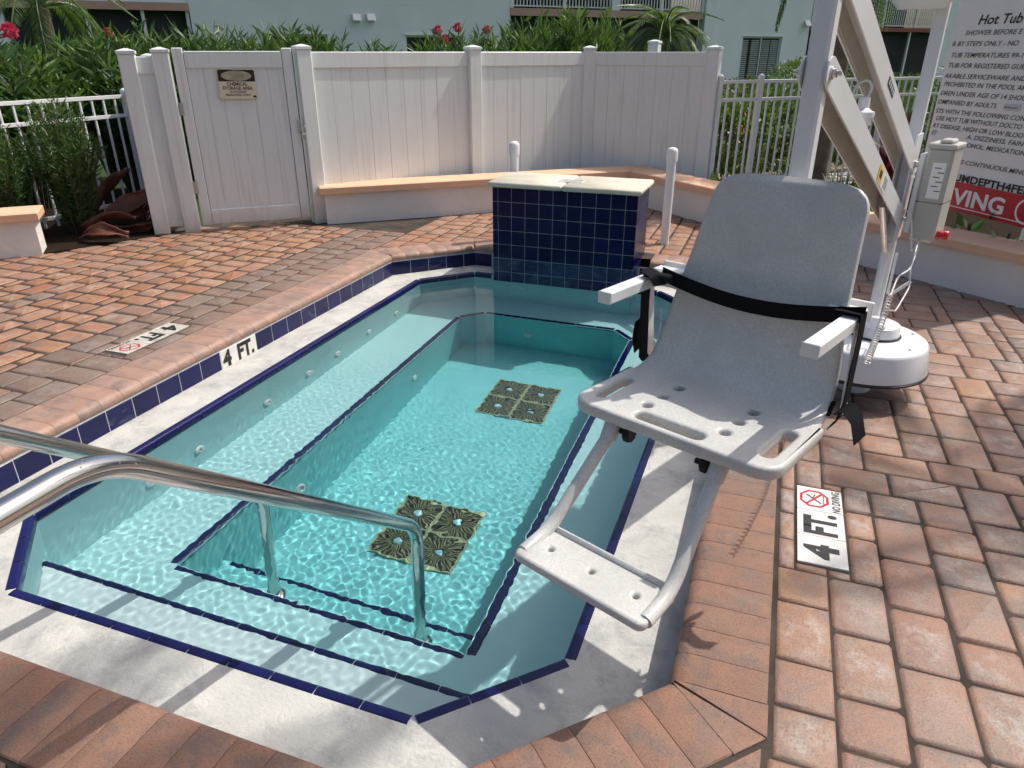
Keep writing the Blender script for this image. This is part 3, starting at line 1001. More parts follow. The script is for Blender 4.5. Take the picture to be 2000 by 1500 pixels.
colsf = [tx0, tx0 + .045] + [tx0 + .045 + tp * k for k in range(1, 10)] + [tx1]
rows = [.53 - tp * k for k in range(12)]
for r_ in range(11):
    zc = (rows[r_] + rows[r_ + 1]) / 2
    if rows[r_] < -.19: continue
    mt = 'navy_scaled' if rows[r_ + 1] < -.12 and rows[r_] > -.2 else 'navy_shaded'
    for k in range(len(colsf) - 1):
        w = colsf[k + 1] - colsf[k]
        RECV.append(put('tile', tile_get(w - .003, tp - .003, .008, mt, .001), None, blk, ((colsf[k] + colsf[k + 1]) / 2, ty0 + .004, zc)))
    if zc < -.15: continue
    sc_ = [ty0 + .008] + [ty0 + .008 + tp * q for q in range(1, 5)] + [ty1]
    for xx, rz in ((tx1 - .004, R(90)), (tx0 + .004, R(-90))):
        for q in range(len(sc_) - 1):
            w = sc_[q + 1] - sc_[q]
            if w < .012: continue
            put('tile', tile_get(w - .003, tp - .003, .008, mt, .001), None, blk, (xx, (sc_[q] + sc_[q + 1]) / 2, zc), (0, 0, rz))
M_['travertine'] = surf('travertine', (.56, .52, .41), (.68, .64, .53), 6, .6, .35, 70, dirt=((.30, .31, .20), 8, .55, .6))
for (a, b) in ((tx0 - .030, -1.4605), (-1.4575, tx1 + .030)):
    cm = MB().box(((a + b) / 2, (ty0 + ty1) / 2 - .005, .5505), (b - a, ty1 - ty0 + .06, .040), ch=.012)
    cm.build('cap_stone', M_['travertine'], blk, smooth=50)
wm_ = MB().box((-1.44, 5.32, .5715), (.19, .115, .004), ch=.001).build('warning_tile', M_['white_tile'], blk)
wl = MB()
for (s, yy) in (('NO DIVING', 5.345), ('NO DIVING', 5.285)):
    V, F = text_geo(s, .15, .028, bold=.015); wl.add([(-1.515 + v[0], yy + v[1], .5742) for v in V], F)
wl.build('warning_lettering', M_['ink'], blk)

# ---------------------------------------------------------------- drain covers on the floor
def drain(name, label, cx, cy_, z):
    t = thing(name, label, 'drain cover', (cx, cy_, z))
    h = .229
    for sx in (-1, 1):
        for sy in (-1, 1):
            ox, oy = cx + sx * h / 2, cy_ + sy * h / 2
            rim = MB()
            for (dx, dy, wx, wy) in ((0, h / 2 - .006, h - .004, .009), (0, -h / 2 + .006, h - .004, .009), (h / 2 - .006, 0, .009, h - .022), (-h / 2 + .006, 0, .009, h - .022)):
                rim.box((ox + dx, oy + dy, z + .010), (wx, wy, .012))
            pl = MB().box((ox, oy, z + .004), (h - .004, h - .004, .006)).build('cover_plate', M_['grate_dark'], t)
            RECV.append(pl)
            RECV.append(rim.build('rim', M_['grate_rim'], pl))
            fins = MB(); nf = 30
            for k in range(nf):
                a = 2 * math.pi * (k + .5) / nf
                ca, sa = math.cos(a), math.sin(a)
                rmax = (h / 2 - .012) / max(abs(ca), abs(sa))
                c0 = .030
                for (r0, r1, w0, w1) in ((c0, rmax, .0030, .0115),):
                    nx, ny = -sa, ca
                    fins.add([(ox + ca * r0 + nx * w0 / 2, oy + sa * r0 + ny * w0 / 2, z + .016), (ox + ca * r0 - nx * w0 / 2, oy + sa * r0 - ny * w0 / 2, z + .016),
                              (ox + ca * r1 - nx * w1 / 2, oy + sa * r1 - ny * w1 / 2, z + .010), (ox + ca * r1 + nx * w1 / 2, oy + sa * r1 + ny * w1 / 2, z + .010)], [(0, 1, 2, 3)])
            RECV.append(fins.build('fins', M_['grate'], pl))
            hub = MB().lathe([(.0, .022), (.016, .021), (.022, .016), (.024, .008)], (ox, oy, z), 18).build('hub', M_['grate_hub'], pl, 40)
            RECV.append(hub)
    return t
drain('drain_cover', 'olive drain grate of four square covers on the floor near the steps', -1.415, 2.655, Z_FLOOR)
drain('drain_cover', 'olive drain grate of four square covers on the floor at the far end', -1.400, 4.030, Z_FLOOR)

# ---------------------------------------------------------------- two steel handrails
def handrail(x, label):
    t = thing('handrail', label, 'handrail', (x, .35, 0), 'steel handrails over the steps')
    path = bez([(x, .35, -.02), (x, .35, .795), (x, .775, .795), (x, 1.908, -.135), (x, 1.876, -.97)], .095, 8)
    o = MB().tube(path, .0242, 20).build('rail', M_['steel'], t, 60); RECV.append(o)
    RECV.append(MB().lathe([(.024, .016), (.030, .016), (.043, .009), (.048, .002), (.048, 0)], (x, 1.876, Z_S3 + .001), 24).build('foot_flange', M_['steel'], t, 40))
    MB().lathe([(.024, .016), (.030, .016), (.043, .009), (.048, .002), (.048, 0)], (x, .35, .001), 24).build('foot_flange', M_['steel'], t, 40)
    # water drops clinging to the top of the rail
    dm = MB(); rg = random.Random(int(abs(x) * 100))
    for k in range(46):
        i = rg.randrange(12, 24); p = path[i].lerp(path[i + 1], rg.random())
        a = rg.uniform(-1.2, 1.2); q = p + Vector((math.sin(a) * .0242, 0, math.cos(a) * .0242)); r0 = rg.uniform(.0009, .0021)
        dm.lathe([(r0, -.3 * r0), (r0 * .8, .45 * r0), (.0, .8 * r0)], q, 7)
    dm.build('water_drops', M_['steel'], t, 60)['kind'] = 'stuff'
    return t
handrail(-1.062, 'nearer polished steel handrail bending down into the water, beaded with drops')
handrail(-1.750, 'farther steel handrail mostly hidden behind the wet one, at the left edge')
for o in RECV: o.cycles.is_caustics_receiver = True
# ---------------------------------------------------------------- low stucco walls with coral caps
def low_wall(name, label, pts, h=.335, th=.25, ends=(True, True)):
    """pts: foot line of the pool-side face, walls lie to the left of the direction of travel"""
    t = thing(name, label, 'low wall', (pts[0][0], pts[0][1], 0))
    P = [Vector(p) for p in pts]; n = len(P)
    def off(d, ext):
        out = []
        for i in range(n):
            e1 = (P[i] - P[i - 1]).normalized() if i else (P[1] - P[0]).normalized()
            e2 = (P[i + 1] - P[i]).normalized() if i < n - 1 else e1
            n1 = Vector((-e1.y, e1.x)); n2 = Vector((-e2.y, e2.x)); b = n1 + n2
            q = P[i] + b * (d / b.dot(n1))
            if i == 0: q = q - e2 * ext
            if i == n - 1: q = q + e1 * ext
            out.append(tuple(q))
        return out
    def solid(d0, d1, ext, z0, z1, nm, mt, bev=0):
        a = off(d0, ext); b = off(d1, ext)
        for i in range(n - 1):
            q = [a[i], a[i + 1], b[i + 1], b[i]]
            mb = MB().prism(q, z0, z1, bev=bev); mb.build(nm, M_[mt], t)
    solid(0, th, 0, -.03, h - .06, 'wall', 'stucco_white')
    solid(-.045, th + .045, .045, h - .0605, h, 'wall_cap', 'wall_cap', .008)
    return t
dl = Vector((.719, .695))
low_wall('low_wall', 'low stucco wall with coral cap bending behind the tiled block and the lift', [(-3.876, 5.672), (-1.45, 7.66), (.723, 5.783), (2.9, 3.95)])
lw0 = Vector((-5.37, 3.945))
low_wall('low_wall', 'short end of a low stucco wall at the left edge, paint flaking', [tuple(lw0 - dl * 2.6), tuple(lw0)])

# planting soil behind the walls
sb = MB()
sb.add([(-5.37, 3.97, .004), (-4.93, 4.86, .004), (-6.6, 7.2, .004), (-9.5, 3.6, .004), (-8.2, 1.2, .004)], [(0, 1, 2, 3, 4)])
sb.add([(-.9, 7.45, .01), (.8, 5.95, .01), (3.2, 4.0, .01), (5.2, 6.0, .01), (1.6, 9.2, .01), (-.4, 8.15, .01)], [(0, 1, 2, 3, 4, 5)])
sb.build('planting_bed', M_['soil'])['kind'] = 'structure'
pt = MB(); pt.add([(-.7, 8.5, -.02), (4.5, 13.2, -.02), (3.3, 14.6, -.02), (-1.8, 9.8, -.02)], [(0, 1, 2, 3)])
pt.build('garden_path', M_['path'])['kind'] = 'structure'

# ---------------------------------------------------------------- white vinyl privacy fence and gate
FH = 1.455
def fpost(parent, x, y, ang, top=1.475, w=.127):
    M = Matrix.Translation((x, y, 0)) @ Matrix.Rotation(ang, 4, 'Z')
    p = MB().box((0, 0, top / 2 - .02), (w, w, top + .04), M, ch=.006).build('post', M_['vinyl'], parent, 30)
    cap = MB()
    a, b = w / 2 + .006, .012
    cap.add([(-a, -a, top), (a, -a, top), (a, a, top), (-a, a, top), (-a, -a, top + .022), (a, -a, top + .022), (a, a, top + .022), (-a, a, top + .022), (-b, -b, top + .040), (b, -b, top + .040), (b, b, top + .040), (-b, b, top + .040)],
            [(3, 2, 1, 0), (0, 1, 5, 4), (1, 2, 6, 5), (2, 3, 7, 6), (3, 0, 4, 7), (4, 5, 9, 8), (5, 6, 10, 9), (6, 7, 11, 10), (7, 4, 8, 11), (8, 9, 10, 11)], M)
    cap.build('post_cap', M_['vinyl'], p)
    return p
board_cache = {}
def panel(parent, A, B, z0=.05, z1=FH, bw=.165, gap0=.064, rail=.13, trail=.13, th=.022):
    A = Vector(A); B = Vector(B); e = B - A; L = e.length; e.normalize(); ang = math.atan2(e.y, e.x)
    M = Matrix.Translation((A.x, A.y, 0)) @ Matrix.Rotation(ang, 4, 'Z')
    x0, x1 = gap0, L - gap0
    MB().box(((x0 + x1) / 2, 0, z1 - trail / 2), (x1 - x0, .044, trail), M, ch=.005).build('rail', M_['vinyl'], parent, 30)
    MB().box(((x0 + x1) / 2, 0, z0 + rail / 2), (x1 - x0, .044, rail), M, ch=.005).build('rail', M_['vinyl'], parent, 30)
    cnt = max(1, round((x1 - x0) / bw)); w = (x1 - x0) / cnt
    h = z1 - trail - z0 - rail + .02
    key = (round(w, 3), round(h, 3))
    if key not in board_cache:
        mb = MB().box((0, 0, 0), (w - .0012, th, h), ch=.0022); me = mesh_from('board', mb.V, mb.F); me.materials.append(M_['vinyl']); board_cache[key] = me
    for k in range(cnt):
        p = M @ Vector((x0 + w * (k + .5), random.uniform(-.001, .001), (z0 + rail + z1 - trail) / 2))
        put('board', board_cache[key], None, parent, p, (0, 0, ang))
F1 = (-5.03, 4.85); F2 = (-4.85, 5.02); G = (-4.00, 5.745); P922 = (-2.955, 7.06); P1152 = (-2.06, 8.15); P1397 = (-.742, 7.93)
a1 = math.atan2(G[1] - F2[1], G[0] - F2[0]); a2 = math.atan2(P922[1] - G[1], P922[0] - G[0]); a3 = math.atan2(P1397[1] - P1152[1], P1397[0] - P1152[0])
fn = thing('privacy_fence', 'tall white vinyl board fence standing behind the low wall', 'fence', (-2.9, 7.0, 0))
for (p, a) in ((G, a2), (P922, a2), (P1152, (a2 + a3) / 2), (P1397, a3)): fpost(fn, p[0], p[1], a)
panel(fn, G, P922); panel(fn, P922, P1152); panel(fn, P1152, P1397)
fpost(fn, -1.62, 9.6, a3, 1.55)
fs = thing('privacy_fence', 'narrow white vinyl fence end with two posts left of the gate', 'fence', (F1[0], F1[1], 0))
fpost(fs, *F1, a1, 1.44); fpost(fs, *F2, a1, 1.45)
panel(fs, F1, F2, gap0=.060, bw=.12, z1=1.42, rail=.05)
panel(fs, F1, (-6.3, 6.35), z1=1.40); fpost(fs, -6.3, 6.35, a1, 1.40)

gt = thing('gate', 'closed white vinyl gate carrying the chemical storage sign', 'gate', (-4.4, 5.37, 0))
g0 = Vector(F2) + Vector((math.cos(a1), math.sin(a1))) * .085; g1 = Vector(G) - Vector((math.cos(a1), math.sin(a1))) * .085
nrm_g = Vector((math.sin(a1), -math.cos(a1)))
g0 = g0 + nrm_g * .02; g1 = g1 + nrm_g * .02
Lg = (g1 - g0).length
MG = Matrix.Translation((g0.x, g0.y, 0)) @ Matrix.Rotation(a1, 4, 'Z')
MB().box((.045, 0, .765), (.082, .05, 1.44), MG, ch=.006).build('stile', M_['vinyl'], gt, 30)
MB().box((Lg - .045, 0, .765), (.082, .05, 1.44), MG, ch=.006).build('stile', M_['vinyl'], gt, 30)
MB().box((Lg / 2, 0, 1.395), (Lg - .180, .046, .13), MG, ch=.005).build('rail', M_['vinyl'], gt, 30)
MB().box((Lg / 2, 0, .115), (Lg - .180, .046, .13), MG, ch=.005).build('rail', M_['vinyl'], gt, 30)
gx0, gx1 = .09, Lg - .09; ng = 6; gw = (gx1 - gx0) / ng
gmb = MB().box((0, 0, 0), (gw - .0012, .022, 1.17), ch=.0022); gme = mesh_from('board', gmb.V, gmb.F); gme.materials.append(M_['vinyl'])
for k in range(ng):
    put('board', gme, None, gt, MG @ Vector((gx0 + gw * (k + .5), 0, .76)), (0, 0, a1))
for z in (1.02, .38):
    MB().box((-.006, -.028, z), (.05, .006, .10), MG, ch=.001).build('hinge', M_['bolt'], gt)
    MB().tube([MG @ Vector((-.006, -.034, z - .05)), MG @ Vector((-.006, -.034, z + .05))], .007, 8).build('hinge_pin', M_['bolt'], gt, 40)
lt = MB().box((Lg - .01, -.032, .86), (.03, .014, .10), MG, ch=.003).build('latch', M_['bolt'], gt)
MB().tube(bez([MG @ Vector((Lg + .0, -.045, .86)), MG @ Vector((Lg + .035, -.06, .86)), MG @ Vector((Lg + .035, -.06, .80)), MG @ Vector((Lg + .0, -.045, .80))], .015), .004, 8).build('shackle', M_['bolt'], lt, 40)
MB().box((Lg + .018, -.058, .775), (.042, .02, .045), MG, ch=.004).build('padlock', M_['bolt'], lt)

# chemical storage sign on the gate
sgx, sgz = .47, 1.208
chs = thing('warning_sign', 'small cream chemical storage area sign screwed to the gate', 'sign', MG @ Vector((sgx, -.03, sgz)))
MSG = MG @ Matrix.Translation((sgx, -.0265, sgz)) @ Matrix.Rotation(R(90), 4, 'X') @ Matrix.Rotation(R(-1), 4, 'Z')
SW, SH = .30, .235
MB().box((0, 0, 0), (SW, SH, .004), MSG, ch=.001).build('sign_plate', M_['sign_cream'], chs)
hb = MB(); q = SH / 2
hb.add([(-SW / 2 + .004, q - .098, .0024), (SW / 2 - .004, q - .098, .0024), (SW / 2 - .004, q - .006, .0024), (-SW / 2 + .004, q - .006, .0024)], [(0, 1, 2, 3)], MSG)
hb.build('header_panel', M_['ink'], chs)
ov = MB(); ov.lathe([(.0, .0), (1.0, 0)], (0, q - .054, .0038), 36, MSG, sx=.122, sy=.040)
ov.build('blank_oval', M_['sign_cream'], chs)
tx = MB()
for (s, w, h, y) in (('CHEMICAL', .165, .025, q - .130), ('STORAGE AREA', .240, .025, q - .162), ('AUTHORIZED', .135, .015, q - .186), ('PERSONNEL ONLY', .205, .015, q - .210)):
    V, F = text_geo(s, w, h, bold=.03); tx.add([(v[0] - w / 2, v[1] + y, .0026) for v in V], F, MSG)
tx.add([(SW / 2 - .034, -q + .012, .0026), (SW / 2 - .008, -q + .012, .0026), (SW / 2 - .008, -q + .028, .0026), (SW / 2 - .034, -q + .028, .0026)], [(0, 1, 2, 3)], MSG)
tx.build('lettering', M_['ink'], chs)
for sx in (-1, 1):
    for sy in (-1, 1):
        MB().lathe([(.0045, 0), (.004, .002), (0, .0025)], (sx * (SW / 2 - .009), sy * (SH / 2 - .009), .0022), 8, MSG).build('screw', M_['bolt'], chs)

# ---------------------------------------------------------------- aluminium picket fences
pick_cache = {}
def picket_fence(name, label, A, B, top=1.10, z0=.02, sp=.112, mid=.17, posts=(0, 1), mid_posts=(), pw=.016):
    t = thing(name, label, 'fence', (A[0], A[1], 0))
    A = Vector(A); B = Vector(B); e = B - A; L = e.length; e.normalize(); ang = math.atan2(e.y, e.x)
    M = Matrix.Translation((A.x, A.y, 0)) @ Matrix.Rotation(ang, 4, 'Z')
    for z in (top - .018, top - mid - .018, z0 + .08):
        MB().box((L / 2, 0, z), (L, .026, .032), M, ch=.002).build('rail', M_['alu_white'], t)
    h = top - z0 - .02
    key = (round(h, 3), pw)
    if key not in pick_cache:
        mb = MB().box((0, 0, 0), (pw, pw, h)); me = mesh_from('picket', mb.V, mb.F); me.materials.append(M_['alu_white']); pick_cache[key] = me
    n = int(L / sp)
    for k in range(1, n):
        put('picket', pick_cache[key], None, t, M @ Vector((L * k / n, 0, z0 + h / 2)), (0, 0, ang))
    for s in [p * L for p in posts] + list(mid_posts):
        p = MB().box((s, 0, (top + .03) / 2), (.052, .052, top + .03), M, ch=.003).build('post', M_['alu_white'], t)
        MB().lathe([(.030, 0), (.030, .008), (.016, .020), (0, .026)], (s, 0, top + .03), 12, M).build('post_cap', M_['alu_white'], p, 40)
    return t
picket_fence('picket_fence', 'white aluminium picket fence in front of the oleanders at left', (-6.02, 5.68), (-6.14, 3.2), top=1.085, sp=.12, posts=(0, 1))
picket_fence('picket_fence', 'white aluminium picket fence in front of the green hedge at right', (-.66, 7.93), (2.6, 11.1), top=1.20, sp=.105, posts=(0,), mid_posts=(.52, 2.35))

# ---------------------------------------------------------------- two capped PVC pipes behind the tiled block
def pipe(x, y, h, label):
    t = thing('vent_pipe', label, 'pipe', (x, y, 0), 'capped white pipes behind the tiled block')
    MB().tube([(x, y, -.02), (x, y, h - .10)], .0365, 20).build('pipe', M_['pvc'], t, 40)
    MB().lathe([(.0370, 0), (.0440, .002), (.0440, .075), (.042, .088), (.030, .102), (.012, .108), (0, .109)], (x, y, h - .112), 24).build('end_cap', M_['pvc'], t, 40)
pipe(-.800, 5.965, .775, 'tall capped white pipe standing on the paving right of the tiled block')
pipe(-2.045, 5.72, .80, 'capped white pipe showing over the left part of the tiled block')

# ---------------------------------------------------------------- pool rules board
P0 = Vector((1.12, 6.20, 0)); sd = Vector((.55, -.835, 0)).normalized()
MS = frame(P0, sd)                 # local x along the board, local z up, local -y towards the pool
brd = thing('rules_sign', 'large white hot tub rules board with a red band behind the lift', 'sign', P0 + sd * .5)
MB().box((.50, .012, 1.235), (1.34, .02, 1.25), MS, ch=.002).build('board', M_['sign_white'], brd)
MB().box((.50, -.001, .508), (1.34, .008, .196), MS, ch=.001).build('red_band', M_['sign_red'], brd)
MB().box((.50, .0005, .634), (1.34, .008, .052), MS, ch=.001).build('grey_band', M_['sign_grey'], brd)
MB().box((.50, -.0056, .437), (1.33, .0015, .006), MS).build('pinstripe', M_['sign_white'], brd)
for x in (-.10, 1.05):
    MB().box((x, .045, .86), (.05, .05, 1.75), MS, ch=.003).build('leg', M_['alu_white'], brd)
def sline(s, x, z, w, h, mt='ink', bold=0.0, sh=.22, y=.0012):
    V, F = text_geo(s, w, h, bold=bold, shear=sh)
    mb = MB(); mb.add([(x + v[0], -y, z + v[1]) for v in V], F, MS); mb.build('lettering', M_[mt], brd)['kind'] = 'stuff'
lh = .030
sline('Hot Tub', .040, 1.622, .345, .058, 'ink', .012)
for (s, x, z, w) in (('SHOWER BEFORE E', -.050, 1.557, .46), ('R BY STEPS ONLY - NO', -.142, 1.490, .545), ('TUB TEMPERATURES 99-1', -.127, 1.418, .59), ('TUB FOR REGISTERED GUE', -.130, 1.352, .63),
                     ('AKABLE SERVICEWARE AND', -.148, 1.283, .68), ('PROHIBITED IN THE POOL AR', -.134, 1.229, .68), ('DREN UNDER AGE OF 14 SHOU', -.144, 1.169, .72), ('OMPANIED BY ADULTS.', -.147, 1.110, .515),
                     ('STS WITH THE FOLLOWING CON', -.151, 1.048, .76), ('USE HOT TUB WITHOUT DOCTO', -.130, .998, .73), ('RT DISEASE, HIGH OR LOW BLOO', -.145, .946, .77), ('ET', -.141, .897, .05),
                     ('A, DIZZINESS, FAINT', .183, .897, .50), ('COHOL, MEDICATION', .170, .843, .51), ('IS CONTINUOUS MINUTE', .179, .727, .61)):
    sline(s, x, z, w, lh, 'ink_grey', .004)
sline('UMDEPTH4FEE', .172, .612, .62, .048, 'ink', .035, .0, .0045)
sline('VING', .200, .458, .44, .104, 'sign_white', .030, .0, .0060)
rg_ = MB()
V = []; F = []
for k in range(40):
    a = 2 * math.pi * k / 40
    V += [(.81 + .082 * math.cos(a), -.0062, .51 + .082 * math.sin(a)), (.81 + .068 * math.cos(a), -.0062, .51 + .068 * math.sin(a))]
for k in range(40): F.append((2 * k, 2 * ((k + 1) % 40), 2 * ((k + 1) % 40) + 1, 2 * k + 1))
rg_.add(V, F, MS); rg_.build('symbol_ring', M_['sign_white'], brd)
MB().box((.485, -.001, 1.124), (.125, .004, .040), MS).build('stuck_on_label', M_['sign_grey'], brd)
sline('Bathing Load 5', .432, 1.117, .10, .013, 'ink', .01, .2, .0036)
MB().box((.91, -.012, .35), (.16, .02, .12), MS, ch=.003).build('foot_plate', M_['sign_white'], brd)

# ---------------------------------------------------------------- pool lift with its chair
LB = Vector((.487, 3.45, 0))
lift = thing('pool_lift', 'white pool lift whose arm holds a grey plastic chair over the water', 'pool lift', LB)
PNT = M_['lift_paint']
MB().lathe([(.075, 0), (.075, .006), (.066, .012), (.064, .13)], LB, 28).build('column', PNT, lift, 40)
MB().box((LB.x + .085, LB.y - .03, .06), (.045, .05, .025), ch=.003).build('locking_bolt', M_['black'], lift)
MB().lathe([(.10, .118), (.288, .122), (.294, .126), (.294, .134), (.285, .138)], LB, 56).build('seal_ring', M_['rubber'], lift, 40)
MB().lathe([(.285, .134), (.290, .140), (.272, .248), (.268, .258), (.258, .265), (.240, .268), (0, .268)], LB, 64).build('turret_cover', PNT, lift, 35)
hubc = LB + Vector((.045, .02, 0))
MB().lathe([(.110, .2685), (.113, .272), (.110, .276)], hubc, 32).build('hub_gasket', M_['rubber'], lift, 40)
MB().lathe([(.104, .272), (.102, .312), (.098, .322), (.088, .327), (0, .328)], hubc, 32).build('hub', PNT, lift, 40)
for k_ in range(6):
    a_ = R(20 + 60 * k_)
    MB().lathe([(.007, 0), (.006, .003), (0, .0035)], LB + Vector((.225 * math.cos(a_), .225 * math.sin(a_), .268)), 8).build('cover_screw', M_['bolt'], lift)
HX, HY = .062, 2.185            # hanger tube
MXY = Vector((.545, 3.70))      # mast
d2 = (Vector((HX, HY)) - MXY).normalized()
side = Vector((d2.y, -d2.x))    # to the right when looking from mast to hanger -> towards -x ... kept for offsets
mast_rot = math.atan2(d2.y, d2.x)
MM = Matrix.Translation((MXY.x, MXY.y, 0)) @ Matrix.Rotation(mast_rot, 4, 'Z')   # local x towards the hanger
MB().box((0, 0, 1.06), (.050, .050, 1.62), MM, ch=.006).build('mast', PNT, lift, 30)
MB().box((.0, .0395, .50), (.006, .012, .20), MM, ch=.002).build('rub_strip', M_['vinyl'], lift)
MB().box((0, 0, 1.86), (.14, .12, .10), MM, ch=.02).build('mast_head', PNT, lift, 30)
# pivot bracket on the mast
PZ0, PZ1 = .765, 1.008
bx = .055
for s in (-1, 1):
    MB().box((.030, s * .0280, .90), (.135, .006, .46), MM, ch=.002).build('pivot_plate', PNT, lift)
    for z in (PZ0, PZ1):
        Mb = MM @ Matrix.Translation((bx, s * .0375, z)) @ Matrix.Rotation(R(-90 * s), 4, 'X')
        MB().lathe([(.017, 0), (.017, .004), (.012, .005), (.012, .014), (.007, .015), (.007, .022), (0, .024)], (0, 0, 0), 12, Mb).build('pivot_bolt', M_['bolt'], lift, 40)
# the two parallel channel arms
hang_top = 1.80
HZ0, HZ1 = 1.402, 1.402 + (PZ1 - PZ0)
hang = Vector((HX, HY, 0))
def arm(zm, zh):
    a = MM @ Vector((bx, 0, zm)); b = Vector((HX, HY, zh)) - Vector((d2.x, d2.y, 0)) * .0
    e = (b - a); L = e.length
    Ma = frame(a, e, (0, 0, 1))       # local x along the arm, local z up, local y = across
    W, Hh, T = .068, .080, .005
    mb = MB()
    for s in (-1, 1):
        prof = [(-.045, -Hh / 2 + .02)]
        pts = []
        for k in range(9):      # rounded hanger end
            an = R(-90 + 180 * k / 8); pts.append((L + Hh / 2 * math.cos(an), Hh / 2 * math.sin(an)))
        outline = [(-.03, -Hh / 2)] + pts + [(-.03, Hh / 2)]
        n = len(outline)
        V = [(x, s * W / 2 - T / 2, z) for x, z in outline] + [(x, s * W / 2 + T / 2, z) for x, z in outline]
        F = [tuple(range(n)), tuple(range(n, 2 * n))[::-1]] + [(i, n + i, n + (i + 1) % n, (i + 1) % n) for i in range(n)]
        mb.add(V, F, Ma)
    mb.box((L / 2 - .06, 0, Hh / 2 - T / 2), (L - .20, W + T - .001, T), Ma)
    o = mb.build('arm', PNT, lift)
    MB().box((L / 2 - .06, 0, Hh / 2 - T - .003), (L - .21, W - T - .002, .004), Ma).build('channel_lining', M_['lift_inner'], o)
    for s in (-1, 1):
        MB().box((L / 2 - .06, s * (W / 2 - T / 2 - .0025), .0), (L - .22, .002, Hh - .014), Ma).build('channel_lining', M_['lift_inner'], o)
    for s in (-1, 1):
        Mb = Ma @ Matrix.Translation((L, s * (W / 2 + T / 2), 0)) @ Matrix.Rotation(R(-90 * s), 4, 'X')
        MB().lathe([(.017, 0), (.017, .004), (.012, .005), (.012, .014), (.007, .015), (.007, .024), (0, .026)], (0, 0, 0), 12, Mb).build('pivot_bolt', M_['bolt'], o, 40)
    return o, Ma, L
lo_arm, MA0, L0 = arm(PZ0, HZ0)
up_arm, MA1, L1 = arm(PZ1, HZ1)
# stickers on the sides of the arms that face right
sd_ = 1 if (MA0.to_3x3() @ Vector((0, 1, 0))).x > 0 else -1
def sticker(Mx, x, z, w, h, mt, nm, parent, y=.0375):
    MB().box((x, sd_ * y, z), (w, .001, h), Mx).build(nm, M_[mt], parent)
sticker(MA0, L0 * .40, -.002, .19, .060, 'sign_white', 'warning_label', lo_arm)
sticker(MA0, L0 * .438, .0, .085, .052, 'yellow', 'warning_label_panel', lo_arm, .0382)
sticker(MA0, L0 * .438, .0, .045, .026, 'ink', 'warning_symbol', lo_arm, .0389)
for k in range(4): sticker(MA0, L0 * .375 - .018 * k + .01, -.002, .006, .044, 'ink_grey', 'warning_text_line', lo_arm, .0382)
sticker(MA1, L1 * .52, .004, .13, .026, 'ink', 'maker_plate', up_arm)
for k in range(4): sticker(MA1, L1 * .52 - .045 + .03 * k, .004, .016, .016, 'sign_grey', 'maker_plate_mark', up_arm, .0382)
# hanger tube
MH = Matrix.Translation((HX, HY, 0)) @ Matrix.Rotation(mast_rot, 4, 'Z')
MB().box((0, 0, (hang_top + .62) / 2), (.054, .054, hang_top - .62), MH, ch=.008).build('hanger_tube', PNT, lift, 30)
MB().box((.0, 0, .605), (.070, .070, .02), MH, ch=.004).build('hanger_end_cap', M_['black'], lift)
# control box beside the mast
MCB = MM @ Matrix.Translation((-.02, sd_ * .135 if False else -.0, 0))
cbx = Vector((MXY.x + .125, MXY.y - .065, .885))
MC = Matrix.Translation(cbx) @ Matrix.Rotation(R(-24), 4, 'Z')
cb = MB().box((0, 0, .0), (.105, .150, .40), MC, ch=.012).build('control_box', M_['box_grey'], lift, 30)
MB().box((0, -.0005, .205), (.113, .157, .022), MC, ch=.005).build('box_lid', M_['box_grey'], cb, 30)
MB().box((.01, -.02, .224), (.05, .09, .018), MC, ch=.006).build('box_handle', M_['box_grey'], cb, 30)
MB().box((0, 0, -.028), (.1065, .1515, .002), MC).build('box_seam', M_['black'], cb)
MB().box((  .008, -.0757, .065), (.052, .001, .15), MC).build('box_label', M_['sign_white'], cb)
for k in range(6): MB().box((.012 + (.008 if k % 2 else -.006), -.0765, .118 - k * .019), (.026, .0008, .004), MC).build('box_label_print', M_['ink_grey'], cb)
MB().box((-.066, .0, .0), (.024, .13, .34), MC, ch=.004).build('mounting_plate', PNT, lift)
Mr = MC @ Matrix.Translation((.053, -.03, -.165)) @ Matrix.Rotation(R(90), 4, 'Y')
MB().lathe([(.020, 0), (.020, .012), (.016, .014), (.016, .026), (.021, .028), (.021, .042), (.018, .046), (0, .047)], (0, 0, 0), 18, Mr).build('stop_button', M_['red'], cb, 40)
# motor housing at the top of the mast
MB().box((MXY.x - .09, MXY.y - .06, 1.66), (.22, .13, .10), Matrix.Identity(4), ch=.03).build('motor_housing', PNT, lift, 30)
# bracket and charging plug hanging between the arms
wp = Vector((.232, 2.70, 1.240))
MB().lathe([(.018, 0), (.027, .002), (.027, .034), (.032, .036), (.032, .058), (.038, .060), (.038, .076), (.028, .079), (.018, .088), (.017, .12), (0, .121)], wp - Vector((0, 0, .04)), 20).build('connector', M_['pvc'], lift, 40)
MB().tube(bez([wp + Vector((0, 0, .06)), wp + Vector((.018, 0, .11)), wp + Vector((0, 0, .135)), wp + Vector((-.035, 0, .115)), wp + Vector((-.04, -.01, .06))], .03), .0045, 8).build('connector_cable', M_['cable'], lift, 60)
# actuator rod inside the linkage
MB().tube([MM @ Vector((.075, 0, .62)), MA0 @ Vector((L0 * .20, 0, -.02))], .014, 12).build('actuator_rod', M_['bolt'], lift, 40)
MB().tube([MM @ Vector((.052, 0, .44)), MM @ Vector((.066, 0, .66))], .016, 12).build('actuator_cylinder', PNT, lift, 40)
MB().tube([MM @ Vector((.02, .05, .40)), MM @ Vector((-.03, .12, .47))], .008, 8).build('brace', PNT, lift, 40)

